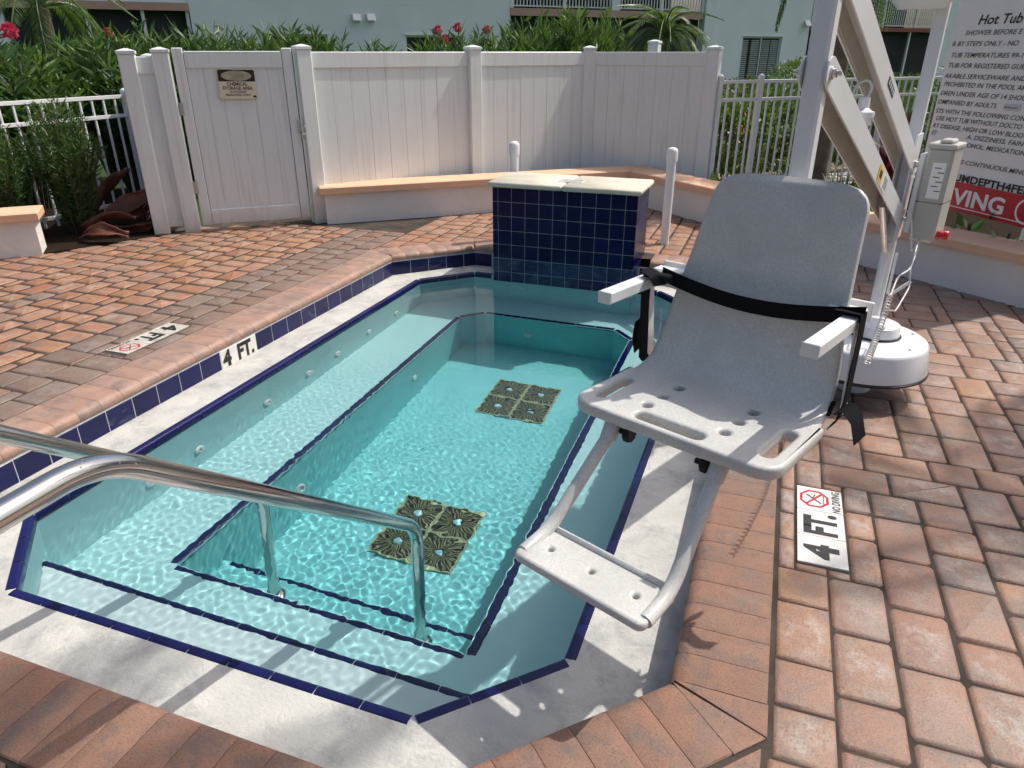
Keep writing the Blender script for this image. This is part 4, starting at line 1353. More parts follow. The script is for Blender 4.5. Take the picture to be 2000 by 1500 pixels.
# ---- the chair (its own axes: x to its left side as seen, y backwards)
CA = math.atan2(-.384, .923)
MCh = Matrix.Translation((-.181, 1.648, 0)) @ Matrix.Rotation(CA, 4, 'Z')
CH = M_['chair']
def curve_plate(outer, holes, th, bevel):
    cu = bpy.data.curves.new('plate', 'CURVE'); cu.dimensions = '2D'; cu.fill_mode = 'BOTH'
    cu.extrude = th / 2 - bevel; cu.bevel_depth = bevel; cu.bevel_resolution = 2; cu.offset = -bevel
    for loop in [outer] + holes:
        sp_ = cu.splines.new('POLY'); sp_.points.add(len(loop) - 1)
        for i, (x, y) in enumerate(loop): sp_.points[i].co = (x, y, 0, 1)
        sp_.use_cyclic_u = True
    ob = bpy.data.objects.new('plate', cu)
    me = bpy.data.meshes.new_from_object(ob)
    V = [tuple(v.co) for v in me.vertices]; F = [tuple(p.vertices) for p in me.polygons]
    bpy.data.objects.remove(ob); bpy.data.curves.remove(cu); bpy.data.meshes.remove(me)
    return V, F
def rrect(x0, y0, x1, y1, r, n=6):
    out = []
    for (cx, cy2, a0) in ((x1 - r, y0 + r, -90), (x1 - r, y1 - r, 0), (x0 + r, y1 - r, 90), (x0 + r, y0 + r, 180)):
        for k in range(n + 1):
            a = R(a0 + 90 * k / n); out.append((cx + r * math.cos(a), cy2 + r * math.sin(a)))
    return out
def circle(x, y, r, n=18): return [(x + r * math.cos(2 * math.pi * k / n), y + r * math.sin(2 * math.pi * k / n)) for k in range(n)]
TOPZ = .578
seat = MB()
holes = [rrect(-.095, -.002, .105, .040, .020), rrect(-.247, .035, -.214, .200, .016), rrect(.238, .035, .274, .200, .017)]
holes += [circle(x, y, .0145) for (x, y) in ((-.100, .080), (-.095, .155), (-.090, .232), (.130, .080), (.132, .155), (.135, .232))]
so = []
for (cx, cy2, a0, rr_) in ((.250, .035, -90, .062), (.305, .27, 0, .004), (-.282, .27, 90, .004), (-.225, .035, 180, .062)):
    for k in range(9):
        a = R(a0 + 90 * k / 8); so.append((cx + rr_ * math.cos(a), cy2 + rr_ * math.sin(a)))
V, F = curve_plate(so, holes, .036, .010)
seat.add([(v[0], v[1] - (0.008 if False else 0), v[2] + TOPZ - .018) for v in V], F, MCh)
# curved back: profile swept across the width
prof = [(.245, .5628), (.29, .5655), (.330, .577), (.362, .601), (.388, .645), (.405, .69), (.418, .74), (.430, .80), (.444, .87), (.460, .95), (.478, 1.04), (.494, 1.11), (.503, 1.148)]
hw = [.285, .284, .280, .276, .272, .266, .258, .248, .238, .228, .218, .210, .205]
cols_ = 24; ths = .030
pf = [Vector((0, p[0], p[1])) for p in prof]
top_round = .062
V = []; F = []
rows_ = []
import bisect
def samp(s):   # s in [0, len-1]
    i = min(int(s), len(prof) - 2); t = s - i
    return (prof[i][0] * (1 - t) + prof[i + 1][0] * t, prof[i][1] * (1 - t) + prof[i + 1][1] * t, hw[i] * (1 - t) + hw[i + 1] * t)
NS = 46
grid = []
for j in range(NS + 1):
    s = (len(prof) - 1) * j / NS
    y_, z_, w_ = samp(s)
    ya, za, _ = samp(max(0, s - .3)); yb, zb, _ = samp(min(len(prof) - 1, s + .3))
    tang = Vector((0, yb - ya, zb - za)).normalized(); nrm_ = Vector((0, -tang.z, tang.y))   # towards the sitter
    dist_top = 1.148 - z_
    wr_ = w_
    if dist_top < top_round and s > 6:
        wr_ = w_ - top_round + math.sqrt(max(0, top_round ** 2 - (top_round - dist_top) ** 2))
    grid.append((y_, z_, wr_, nrm_))
def back_pt(j, u, side_):
    y_, z_, w_, nn = grid[j]
    edge = max(0.0, (abs(u) - .93) / .07)
    t = ths / 2 * math.sqrt(max(0.0, 1 - edge ** 2 * .98)) * side_
    if j > NS - 2: t *= (.95, .55, .1)[min(2, j - (NS - 2))]
    cup = -.028 * (u * u) * min(1.0, max(0.0, (z_ - .60) / .2)) * (-1)     # sides come slightly forward
    return MCh @ (Vector((u * w_ + .030 * max(0.0, z_ - .56) / .5 + .010, y_ - cup, z_)) + nn * t)
us = [-1, -.985, -.95, -.9] + [(-.8 + 1.6 * k / 14) for k in range(15)] + [.9, .95, .985, 1]
nu = len(us)
for side_ in (1, -1):
    base = len(seat.V)
    for j in range(NS + 1):
        for u in us: seat.V.append(tuple(back_pt(j, u, side_)))
    for j in range(NS):
        for k in range(nu - 1):
            f = (base + j * nu + k, base + j * nu + k + 1, base + (j + 1) * nu + k + 1, base + (j + 1) * nu + k)
            seat.F.append(f if side_ > 0 else f[::-1])
b0 = len(seat.V) - 2 * nu * (NS + 1); b1_ = b0 + nu * (NS + 1)
for j in range(NS):
    seat.F.append((b0 + j * nu, b0 + (j + 1) * nu, b1_ + (j + 1) * nu, b1_ + j * nu))
    seat.F.append((b0 + j * nu + nu - 1, b1_ + j * nu + nu - 1, b1_ + (j + 1) * nu + nu - 1, b0 + (j + 1) * nu + nu - 1))
for k in range(nu - 1):
    seat.F.append((b0 + NS * nu + k, b0 + NS * nu + k + 1, b1_ + NS * nu + k + 1, b1_ + NS * nu + k))
chair_o = seat.build('chair_shell', CH, lift, 40)
# arm rests
for s in (-1, 1):
    x = s * .287 + (.0 if s < 0 else .0)
    MB().box((x, .265, .832), (.042, .29, .033), MCh, ch=.003).build('arm_rest', M_['vinyl'], lift, 30)
    MB().box((x, .1185, .832), (.043, .003, .034), MCh, ch=.001).build('arm_rest_cap', M_['vinyl'], lift)
    MB().box((s * .262, .415, .832), (.09, .05, .05), MCh, ch=.004).build('arm_bracket', PNT, lift)
    Mk = MCh @ Matrix.Translation((s * .305, .40, .70)) @ Matrix.Rotation(R(7), 4, 'X')
    MB().box((0, 0, 0), (.008, .034, .27), Mk, ch=.002).build('side_bar', PNT, lift)
MB().box((0, .468, .84), (.62, .012, .05), MCh @ Matrix.Translation((0, 0, 0)), ch=.002).build('back_bracket', PNT, lift)
MB().box((.02, .51, .82), (.12, .10, .10), MCh, ch=.004).build('hanger_clamp', PNT, lift)
MB().box((.0, .25, .548), (.40, .05, .022), MCh, ch=.004).build('seat_bracket', M_['black'], lift)
# foot rest and its two legs (one bent tube each side)
for s in (-1, 1):
    Ls = MB().tube([MCh @ Vector(p) for p in bez([(s * .160, .030, .545), (s * .160, .000, .500), (s * .186, -.225, .285), (s * .186, -.330, .272)], .06, 7)], .0185, 16)
    Ls.build('footrest_leg', CH, lift, 60)
    MB().tube([MCh @ Vector((s * .160, .030, .548)), MCh @ Vector((s * .160, -.010, .487))], [.026, .023], 16).build('leg_socket', CH, lift, 60)
    Mn = MCh @ Matrix.Translation((s * .160 - s * .0 + (.045 if s < 0 else -.045), .01, .512)) @ Matrix.Rotation(R(90), 4, 'Y')
    MB().lathe([(.008, -.02), (.008, .0), (.022, .0), (.024, .004), (.024, .016), (.020, .020), (0, .020)], (0, 0, 0), 8, Mn).build('clamp_knob', M_['black'], lift)
V, F = curve_plate(rrect(-.198, -.362, .198, -.205, .022), [circle(x, -.285, .0075, 14) for x in (-.13, 0, .13)], .026, .009)
fr = MB(); fr.add([(v[0], v[1], v[2] + .272) for v in V], F, MCh)
fr.box((0, -.212, .284), (.36, .016, .026), MCh, ch=.006)
fr.build('foot_rest', CH, lift, 40)
# seat belt: black webbing
def ribbon(pts, w, wdir, name='belt_strap', th=.0025):
    P = [MCh @ Vector(p) for p in pts]; n = len(P); mb = MB(); V = []; F = []
    for i in range(n):
        wd = MCh.to_3x3() @ Vector(wdir[i] if isinstance(wdir, list) else wdir).normalized()
        tn = (P[min(i + 1, n - 1)] - P[max(i - 1, 0)]).normalized(); nn = tn.cross(wd).normalized() * th / 2
        V += [P[i] + wd * w / 2 + nn, P[i] - wd * w / 2 + nn, P[i] - wd * w / 2 - nn, P[i] + wd * w / 2 - nn]
    for i in range(n - 1):
        for k in range(4):
            F.append((4 * i + k, 4 * i + (k + 1) % 4, 4 * (i + 1) + (k + 1) % 4, 4 * (i + 1) + k))
    F += [(0, 1, 2, 3)[::-1], tuple(4 * (n - 1) + k for k in range(4))]
    mb.add(V, F); return mb.build(name, M_['strap'], lift, 60)
front = []
for k in range(15):
    u = k / 14; x = -.262 + .58 * u
    front.append((x, .392 - .055 * math.sin(math.pi * u) * 0 - .10 * (1 - (2 * u - 1) ** 2) * .12 - .015, .850 - .035 * math.sin(math.pi * u) + .008 * u))
ribbon(front, .042, (0, 0, 1))
ribbon([(.316, .375, .860), (.3185, .372, .80), (.318, .375, .70), (.316, .385, .62), (.312, .36, .568), (.300, .345, .55)], .042, (0, 1, .1))
ribbon([(.25, .375, .861), (.285, .375, .8625), (.314, .375, .861)], .042, (0, 1, 0))
ribbon([(-.300, .355, .85), (-.301, .355, .76), (-.299, .36, .66), (-.292, .355, .585), (-.27, .34, .582)], .046, (0, 1, .0))
ribbon([(-.318, .36, .70), (-.33, .37, .64), (-.325, .38, .59)], .050, (0, 1, .3))
ribbon([(-.315, .365, .858), (-.285, .355, .8585), (-.255, .330, .860)], .04, (0, 1, 0))
MB().box((-.252, .335, .852), (.085, .035, .022), MCh @ Matrix.Translation((0, 0, 0)) , ch=.005).build('belt_buckle', M_['black'], lift)
ribbon([(-.29, .33, .865), (-.25, .31, .862), (-.222, .30, .84)], .045, (.3, 1, 0))
ribbon([(.312, .355, .60), (.335, .35, .615), (.365, .33, .60), (.385, .32, .55)], .050, (.2, 1, .3))
ribbon([(.30, .34, .605), (.27, .36, .585), (.262, .37, .57)], .045, (0, .6, .6))
# coiled handset cable and loose wires from the box
c0 = Vector((.338, 2.226, .60)); c1 = Vector((.462, 2.862, .625))
path = []
nt_ = 26
dirc = (c1 - c0); uu = dirc.cross(Vector((0, 0, 1))).normalized(); vv = dirc.normalized().cross(uu)
for k in range(nt_ * 8 + 1):
    a = 2 * math.pi * k / 8; t = k / (nt_ * 8)
    path.append(c0 + dirc * t + Vector((0, 0, -.03 * math.sin(math.pi * t))) + (uu * math.cos(a) + vv * math.sin(a)) * .009)
MB().tube(path, .0028, 5).build('coiled_cable', M_['cable'], lift, 60)
bxp = MC @ Vector((-.02, 0, -.20))
MB().tube(bez([c1, (.52, 3.15, .63), (.60, 3.40, .60), (.605, 3.40, .68), bxp + Vector((0, 0, .01))], .08), .0035, 6).build('loose_wire', M_['cable'], lift, 60)
MB().tube(bez([c1 + Vector((-.02, -.1, -.02)), (.55, 3.2, .47), (.615, 3.39, .53), (.60, 3.40, .60), bxp + Vector((.012, 0, .01))], .06), .0035, 6).build('loose_wire', M_['cable'], lift, 60)
MB().tube(bez([MM @ Vector((.06, -sd_ * .0, .80)), MM @ Vector((.10, .0, .83)) + Vector((.06, -.08, 0)), MM @ Vector((.07, 0, .62)) + Vector((.10, -.06, 0)), bxp + Vector((-.02, -.02, .02))], .06), .004, 6).build('loose_wire', M_['cable'], lift, 60)
# ---------------------------------------------------------------- apartment building
BQ = Vector((-9.21, 25.37, 0)); BU = Vector((.718, .696, 0)); BN = Vector((.696, -.718, 0))
MBd = Matrix((BU, -BN, Vector((0, 0, 1)))).transposed().to_4x4(); MBd.translation = BQ     # local x along the front, y into the building
bld = thing('apartment_building', 'pale blue-grey stucco apartment building with balconies behind the hedge', 'building', BQ)
def bbox(nm, x0, x1, y0, y1, z0, z1, mt, parent=None, ch=0):
    return MB().box(((x0 + x1) / 2, (y0 + y1) / 2, (z0 + z1) / 2), (x1 - x0, y1 - y0, z1 - z0), MBd, ch=ch).build(nm, M_[mt], parent or bld)
def wall_with_windows(x0, x1, z1, wins, mt):
    xs_ = [x0]
    for (a, b, c, d) in wins:
        bbox('wall', xs_[-1], a, 0, .3, -.1, z1, mt)
        if c > 0.02: bbox('wall', a, b, 0, .3, -.1, c, mt)
        bbox('wall', a, b, 0, .3, d, z1, mt)
        xs_.append(b)
    bbox('wall', xs_[-1], x1, 0, .3, -.1, z1, mt)
def window(a, b, c, d, panes, shutters=()):
    w = bbox('window', a + .001, b - .001, .10, .115, c, d, 'glass')
    for x in [a + .03] + [a + (b - a) * k / panes for k in range(1, panes)] + [b - .03]:
        bbox('frame', x - .025, x + .025, .075, .10, c + .005, d - .005, 'alu_white', w)
    for z in (c + .03, d - .03): bbox('frame', a + .06, b - .06, .077, .0985, z - .024, z + .024, 'alu_white', w)
    bbox('head', a - .05, b + .05, -.02, .0, d + .0, d + .05, 'wall_pale', w)
    for (s0, s1) in shutters:
        n = int((d - c - .2) / .075)
        for k in range(n): bbox('louvre', s0, s1, .085, .097, c + .1 + k * .075, c + .15 + k * .075, 'shutter', w)
W1 = [(-8.15, -6.20, .9, 1.95), (-3.70, -1.72, .9, 1.95)]
wall_with_windows(-10.03, 0, 6.6, W1, 'wall_grey')
for w_ in W1: window(*w_, 2)
W2 = [(10.04, 12.03, .02, 2.02)]
wall_with_windows(8.48, 13.40, 6.6, W2, 'wall_pale')
window(*W2[0], 2, [(10.10, 10.40), (10.55, 10.95), (11.1, 11.5), (11.55, 11.95)])
bbox('pilaster', 8.02, 8.48, -.10, .25, -.1, 6.6, 'wall_grey')
# balcony bays
def bay(x0, x1, sz0, sz1, mt, rail_posts, lower_posts=(), rail_h=1.02, sp=.125):
    bbox('back_wall', x0, x1, 2.2, 2.4, -.1, 6.6, 'dark_room')
    bbox('ceiling', x0, x1, 0.05, 2.2, sz0 + .02, sz1 - .02, 'dark_room')
    bbox('slab_band', x0, x1, -.04, .05, sz0, sz1, mt)
    for x in lower_posts: bbox('screen_post', x - .045, x + .045, .06, .14, -.1, sz0, 'alu_white')
    bbox('screen', x0, x1, .30, .31, -.1, sz0, 'dark_room')
    if rail_posts is not None:
        r0 = bbox('balcony_rail', x0, x1, -.005, .045, sz1 + rail_h, sz1 + rail_h + .05, 'alu_white')
        bbox('bottom_rail', x0, x1, .0, .04, sz1 + .05, sz1 + .09, 'alu_white', r0)
        mb = MB().box((0, 0, 0), (.034, .030, rail_h - .10)); me = mesh_from('picket', mb.V, mb.F); me.materials.append(M_['alu_white'])
        n = int((x1 - x0) / sp)
        for k in range(1, n):
            x = x0 + (x1 - x0) * k / n
            o = put('picket', me, None, r0, MBd @ Vector((x, .02, sz1 + .09 + (rail_h - .10) / 2)), (0, 0, math.atan2(BU.y, BU.x)))
        for x in rail_posts: bbox('rail_post', x - .06, x + .06, -.012, .052, sz1, sz1 + rail_h + .06, 'alu_white', r0)
bay(0.0, 8.02, 2.58, 2.81, 'band', (.05, 2.05, 4.1, 6.1, 7.95), ())
bbox('column', 3.95, 4.30, -.02, .2, 2.81, 6.6, 'wall_grey')
bay(-14.6, -10.03, 2.52, 2.72, 'band', None, (-12.66, -11.26, -10.10))
bbox('wall', -14.6, -10.03, .02, .3, 2.72, 6.6, 'wall_grey')
bbox('wall', -30, -14.6, 0, .3, -.1, 6.6, 'wall_grey')
bay(13.40, 21.5, 2.26, 2.42, 'band_red', (13.5, 15.5, 17.5, 19.5), (15.2, 17.3, 19.4))
bbox('wall', 21.5, 34, 0, .3, -.1, 6.6, 'wall_pale')
bbox('roof', -30.5, 34.5, -.6, 12, 6.6, 6.8, 'band')
for (x, z) in ((-5.25, 2.41), (-4.80, 2.42), (13.18, 2.50)):
    v = bbox('dryer_vent', x - .13, x + .13, -.06, 0, z - .10, z + .12, 'sign_white', ch=.01)
    MB().add([(-.13, -.02, .12), (.13, -.02, .12), (.13, -.14, -.06), (-.13, -.14, -.06)], [(0, 1, 2, 3)], MBd @ Matrix.Translation((x, -.045, z))).build('vent_flap', M_['sign_white'], v)
bbox('downpipe', 8.90, 8.96, -.05, .0, -.1, 1.35, 'black')
bbox('string_course', -10.03, 0, -.004, 0, 2.835, 2.85, 'wall_pale')

# ---------------------------------------------------------------- plants
def leaf_mesh(name, P, D, S, L, W, mt, fold=.18):
    """P base points, D directions, S side vectors (n,3); every leaf a folded four-corner blade"""
    n = len(P); L = L[:, None]; W = W[:, None]
    Nn = np.cross(D, S)
    V = np.stack([P, P + D * L * .42 + S * W * .5 + Nn * W * fold, P + D * L, P + D * L * .42 - S * W * .5 + Nn * W * fold], 1).reshape(-1, 3)
    b = np.arange(n)[:, None] * 4
    F = np.concatenate([b + np.array([[0, 1, 2]]), b + np.array([[0, 2, 3]])], 1).reshape(-1, 3)
    me = bpy.data.meshes.new(name)
    me.vertices.add(len(V)); me.vertices.foreach_set('co', V.astype(np.float32).ravel())
    me.loops.add(F.size); me.loops.foreach_set('vertex_index', F.astype(np.int32).ravel())
    me.polygons.add(len(F)); me.polygons.foreach_set('loop_start', np.arange(0, F.size, 3, dtype=np.int32))
    me.update(calc_edges=True); me.materials.append(M_[mt])
    return me
def unit(a): return a / np.maximum(np.linalg.norm(a, axis=1, keepdims=True), 1e-6)
def perp(D, rg):
    r = rg.normal(size=D.shape); return unit(np.cross(D, r))

def oleander_meshes(seed, h, rad, stems=70, per=15, L=.135, W=.019, bare=.30):
    rg = np.random.default_rng(seed)
    P = []; D = []; stems_mb = MB(); tips = []
    for s in range(stems):
        th = rg.uniform(0, 2 * math.pi); rr = rad * math.sqrt(rg.uniform(0, 1)); hh = h * (1 - .35 * (rr / rad) ** 2) * rg.uniform(.82, 1.06)
        b = np.array([rr * .25 * math.cos(th), rr * .25 * math.sin(th), 0]); e = np.array([rr * math.cos(th), rr * math.sin(th), hh])
        c = np.array([rr * .45 * math.cos(th), rr * .45 * math.sin(th), hh * .55])
        ts = np.linspace(0, 1, 6)
        pts = [(1 - t) ** 2 * b + 2 * t * (1 - t) * c + t * t * e for t in ts]
        if s % 2 == 0: stems_mb.tube([tuple(p) for p in pts], [.011, .010, .008, .006, .005, .003], 4, False)
        tips.append(e)
        for k in range(per):
            t = bare + (1 - bare) * (k + rg.uniform(0, .6)) / per
            p = (1 - t) ** 2 * b + 2 * t * (1 - t) * c + t * t * e
            tg = 2 * (1 - t) * (c - b) + 2 * t * (e - c); tg /= np.linalg.norm(tg)
            for w in range(3):
                a = rg.uniform(0, 2 * math.pi); o = np.array([math.cos(a), math.sin(a), 0.0])
                P.append(p); D.append(tg * rg.uniform(.15, .85) + o * rg.uniform(.6, 1.0))
    P = np.array(P); D = unit(np.array(D)); n = len(P)
    me = leaf_mesh('foliage', P, D, perp(D, rg), rg.uniform(.75, 1.15, n) * L, rg.uniform(.8, 1.2, n) * W, 'oleander')
    sme = mesh_from('stems', stems_mb.V, stems_mb.F); sme.materials.append(M_['stem'])
    return me, sme, tips
def flower_mesh(seed, r=.055):
    rg = np.random.default_rng(seed); n = 60
    D = unit(rg.normal(size=(n, 3)) + np.array([0, 0, .3])); P = D * r * rg.uniform(.2, .9, (n, 1))
    return leaf_mesh('flower_cluster', P, D, perp(D, rg), np.full(n, .035), np.full(n, .035), 'flower')
OL = [oleander_meshes(21 + k, 1.0, .55, 70, 15, .165, .024) for k in range(3)]
OLB = [oleander_meshes(41 + k, 1.0, .50, 120, 18, .16, .022, .38) for k in range(2)]
OLF = [oleander_meshes(55, 1.0, .42, 120, 22, .075, .011, .12)]
FL = flower_mesh(3, .042)
def oleander(x, y, h, label, k=0, wide=1.0, flowers=0, rot=0.0, kind=OL, group='oleander shrubs'):
    t = thing('oleander_shrub', label, 'shrub', (x, y, 0), group)
    me, sme, tips = kind[k % len(kind)]
    for (nm, m_) in (('foliage', me), ('stems', sme)):
        o = put(nm, m_, None, t, (x, y, 0), (0, 0, rot)); o.scale = (wide, wide, h)
    rg = random.Random(int(x * 100 + y * 10))
    order = sorted(tips, key=lambda e: -e[2])
    for q in range(flowers):
        e = order[q * 2]; c, s_ = math.cos(rot), math.sin(rot)
        put('flower_cluster', FL, None, t, (x + wide * (e[0] * c - e[1] * s_), y + wide * (e[0] * s_ + e[1] * c), h * e[2] + .02))
    return t
# big shrubs behind the left picket fence
oleander(-6.75, 6.35, 1.56, 'tall oleander shrub right behind the end post of the left picket fence', 0, 1.15, 0, .3, OLB)
oleander(-7.05, 5.25, 1.58, 'tall dense oleander behind the middle of the left picket fence', 1, 1.25, 0, 1.3, OLB)
oleander(-7.75, 4.75, 1.66, 'oleander with a pink flower cluster at the far left edge', 0, 1.2, 0, 2.2, OLB)
put('flower_cluster', FL, None, bpy.data.objects[[o.name for o in COL.objects if o.get('label', '').startswith('oleander with a pink')][0]], (-5.85, 4.53, 1.60)).scale = (1.3, 1.3, 1.1)
oleander(-7.95, 7.2, 1.68, 'oleander rising behind the dark lanai screen, second row at left', 1, 1.3, 1, 4.0, OLB)
oleander(-9.1, 6.3, 1.80, 'leggy oleander in the back row at the left edge', 0, 1.3, 0, 5.0, OLB)
# the row behind the privacy fence
def ahead(px, f):
    """a spot f metres ahead of the viewpoint along the bearing of that part of the hedge"""
    rx = (px - 1000) / 1389 * f * cp
    return rx * cs - f * sn, rx * sn + f * cs
row = [(290, 8.6, 1.70, 'oleander tuft over the narrow fence end', 2, 0), (345, 8.9, 1.68, 'oleander tuft over the hinge side of the gate', 0, 0), (400, 8.8, 1.66, 'oleander tuft above the warning sign, left', 1, 0), (455, 9.1, 1.68, 'oleander tuft directly above the warning sign', 2, 0),
       (510, 8.9, 1.66, 'oleander tuft over the latch side of the gate', 0, 0), (565, 9.2, 1.69, 'oleander tuft over the gate post', 1, 0), (615, 9.4, 1.68, 'oleander tuft just right of the gate post', 2, 0), (668, 9.6, 1.58, 'low oleander top below the paired vents', 0, 0), (745, 9.9, 1.53, 'lowest oleander top left of the narrow window', 1, 0),
       (848, 9.8, 1.64, 'oleander before the narrow window with a pink bloom', 2, 1), (905, 9.6, 1.67, 'oleander with pink blooms left of the second fence post', 0, 2), (955, 10.2, 1.68, 'oleander right of the second fence post', 1, 1),
       (1015, 10.8, 1.84, 'oleander under the left end of the balcony', 2, 0), (1065, 11.2, 1.95, 'tall oleander under the balcony, left of the middle', 0, 0), (1120, 11.0, 1.97, 'tall oleander under the balcony, in the middle', 1, 0), (1180, 11.4, 1.97, 'tall oleander under the balcony next to the small palm', 2, 0), (1095, 12.3, 1.98, 'oleander deep in the group under the balcony', 0, 0)]
for i, (px_, f_, top_, lab, k, fl) in enumerate(row):
    x_, y_ = ahead(px_, f_)
    oleander(x_, y_, (top_ + .06) / 1.06, lab, k, .9, fl, i * 1.7)
# feathery shrub in front of the left picket fence
oleander(-5.72, 4.62, 1.12, 'dark feathery shrub growing in front of the left picket fence', 0, .80, 0, .5, OLF, 'shrubs by the left fence')
oleander(-6.0, 4.25, .95, 'low feathery shrub behind the end of the left stucco wall', 0, .65, 0, 2.5, OLF, 'shrubs by the left fence')

def hedge(name, label, cx, cy_, lx, ly, h, ang, mt, n=2600, leaf=.05, z0=.05, seed=1, round_=.25):
    rg = np.random.default_rng(seed)
    t = thing(name, label, 'hedge', (cx, cy_, 0))
    # points on and just inside a rounded box
    D = unit(rg.normal(size=(n, 3))); p = np.sign(D) * np.abs(D) ** .55
    p *= rg.uniform(.80, 1.03, (n, 1))
    bumps = 1 + .07 * np.sin(p[:, :1] * 9 + 1) * np.cos(p[:, 1:2] * 7)
    P = p * bumps * np.array([lx / 2, ly / 2, (h - z0) / 2]) + np.array([0, 0, (h + z0) / 2])
    Dd = unit(D + rg.normal(size=(n, 3)) * .7 + np.array([0, 0, .5]))
    me = leaf_mesh('foliage', P, Dd, perp(Dd, rg), rg.uniform(.7, 1.3, n) * leaf, rg.uniform(.7, 1.2, n) * leaf * .55, mt)
    put('foliage', me, None, t, (cx, cy_, 0), (0, 0, ang))
    sm_ = MB()
    for k in range(14):
        x = rg.uniform(-.42, .42) * lx; y = rg.uniform(-.3, .3) * ly
        sm_.tube([(x * .8, y * .8, 0), (x, y, h * .45), (x * 1.05, y * 1.1, h * .8)], [.014, .010, .005], 5, False)
    s_ = mesh_from('stems', sm_.V, sm_.F); s_.materials.append(M_['stem']); put('stems', s_, None, t, (cx, cy_, 0), (0, 0, ang))
    return t
ha = math.atan2(.75, .68)
hedge('green_hedge', 'bright green hedge just behind the right picket fence, left stretch', -.35, 10.15, 2.3, 1.0, .93, ha, 'hedge', 9000, .065, seed=2)
hedge('green_hedge', 'bright green hedge just behind the right picket fence, right stretch', 1.25, 11.8, 2.3, 1.0, .95, ha, 'hedge', 8000, .065, seed=3)
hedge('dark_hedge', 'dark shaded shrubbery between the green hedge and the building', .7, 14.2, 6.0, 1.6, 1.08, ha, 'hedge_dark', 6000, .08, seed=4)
hedge('clipped_hedge', 'clipped flat-topped hedge beneath the shuttered window', .85, 20.4, 2.6, 1.3, 1.30, .35, 'hedge', 4200, .07, seed=5, z0=.2)
hedge('clipped_hedge', 'clipped hedge piece glimpsed between the arm and the mast', 4.9, 19.5, 2.4, 1.2, 1.32, .5, 'hedge', 2600, .07, seed=6, z0=.2)
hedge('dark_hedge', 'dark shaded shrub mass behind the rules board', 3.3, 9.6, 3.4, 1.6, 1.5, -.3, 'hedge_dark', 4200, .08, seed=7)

def tuft(name, label, x, y, n, L, W, mt, h=.0, up=.8, seed=1, cat='plant', group=None, z=0.0):
    rg = np.random.default_rng(seed)
    t = thing(name, label, cat, (x, y, z), group)
    a = rg.uniform(0, 2 * math.pi, n)
    D = unit(np.stack([np.cos(a), np.sin(a), rg.uniform(up * .4, up * 1.8, n)], 1)); P = np.stack([np.cos(a) * .015, np.sin(a) * .015, rg.uniform(0, h + .001, n)], 1)
    S = unit(np.cross(D, np.array([[0, 0, 1.0]])))
    me = leaf_mesh('leaves', P, D, S, rg.uniform(.7, 1.15, n) * L, rg.uniform(.8, 1.2, n) * W, mt, .12)
    put('leaves', me, None, t, (x, y, z))
    st = MB().tube([(x, y, z - .02), (x, y, z + h + .03)], .010, 6); st.build('stalk', M_['stem'], t)
    return t
tuft('broad_leaf_plant', 'small broad-leaved green plant against the back of the wall left of the chair', -.56, 7.55, 26, .20, .10, 'broad', .22, .9, 2, group='broad-leaved plants behind the wall')
tuft('broad_leaf_plant', 'small lime green plant peeking over the chair top', .03, 6.95, 18, .16, .09, 'broad', .26, .9, 3, group='broad-leaved plants behind the wall')
tuft('broad_leaf_plant', 'broad green leaves under the red band of the rules board, left', 1.32, 5.75, 16, .17, .11, 'broad', .34, .8, 4, group='broad-leaved plants behind the wall')
tuft('broad_leaf_plant', 'broad green leaves under the red band of the rules board, right', 1.50, 5.50, 16, .17, .11, 'broad', .34, .8, 5, group='broad-leaved plants behind the wall')
tuft('spiky_plant', 'spiky grey-green tuft beside the palm trunk', .62, 7.7, 60, .42, .022, 'palm', .12, 1.4, 6)
tuft('spiky_plant', 'spiky dark tuft left of the palm trunk by the fence', -.02, 7.75, 46, .34, .020, 'oleander', .12, 1.6, 7)
tuft('spiky_plant', 'pale spiky tuft right of the lower lift arm', .82, 7.0, 60, .36, .020, 'palm', .10, 1.2, 17)
tuft('red_leaf_plant', 'dark red leafy plant behind the picket fence post', -.72, 12.4, 46, .36, .07, 'red_leaf', .85, 1.2, 8)
tuft('red_leaf_plant', 'dark red leafy plant seen between the two lift arms', 1.02, 8.1, 60, .36, .07, 'red_leaf', .75, 1.2, 9)
tuft('red_leaf_plant', 'dark red leafy plant seen above the upper arm', .98, 10.9, 46, .36, .07, 'red_leaf', 1.0, 1.2, 19)
tuft('orange_flower', 'orange bloom behind the picket fence', -.52, 11.3, 26, .12, .05, 'flower_orange', .92, .8, 10, cat='flower', group='orange blooms')
tuft('orange_flower', 'orange blooms low beside the chair back', .56, 6.55, 22, .09, .04, 'flower_orange', .34, .8, 11, cat='flower', group='orange blooms')

# pale pebbles along the path
pb = MB(); rg = random.Random(4)
for k in range(170):
    t_ = rg.random(); x = -.75 + 2.2 * t_ + rg.uniform(-.25, .25); y = 9.05 + 2.05 * t_ + rg.uniform(-.15, .15); s_ = rg.uniform(.02, .06)
    pb.lathe([(s_ * .55, -.01), (s_, s_ * .25), (s_ * .7, s_ * .55), (0, s_ * .65)], (x, y, 0), 6, None, 1, rg.uniform(.6, 1))
o = pb.build('pebbles', M_['pebble']); tag(o, 'pale pebbles edging the garden path behind the picket fence', 'pebbles', kind='stuff')

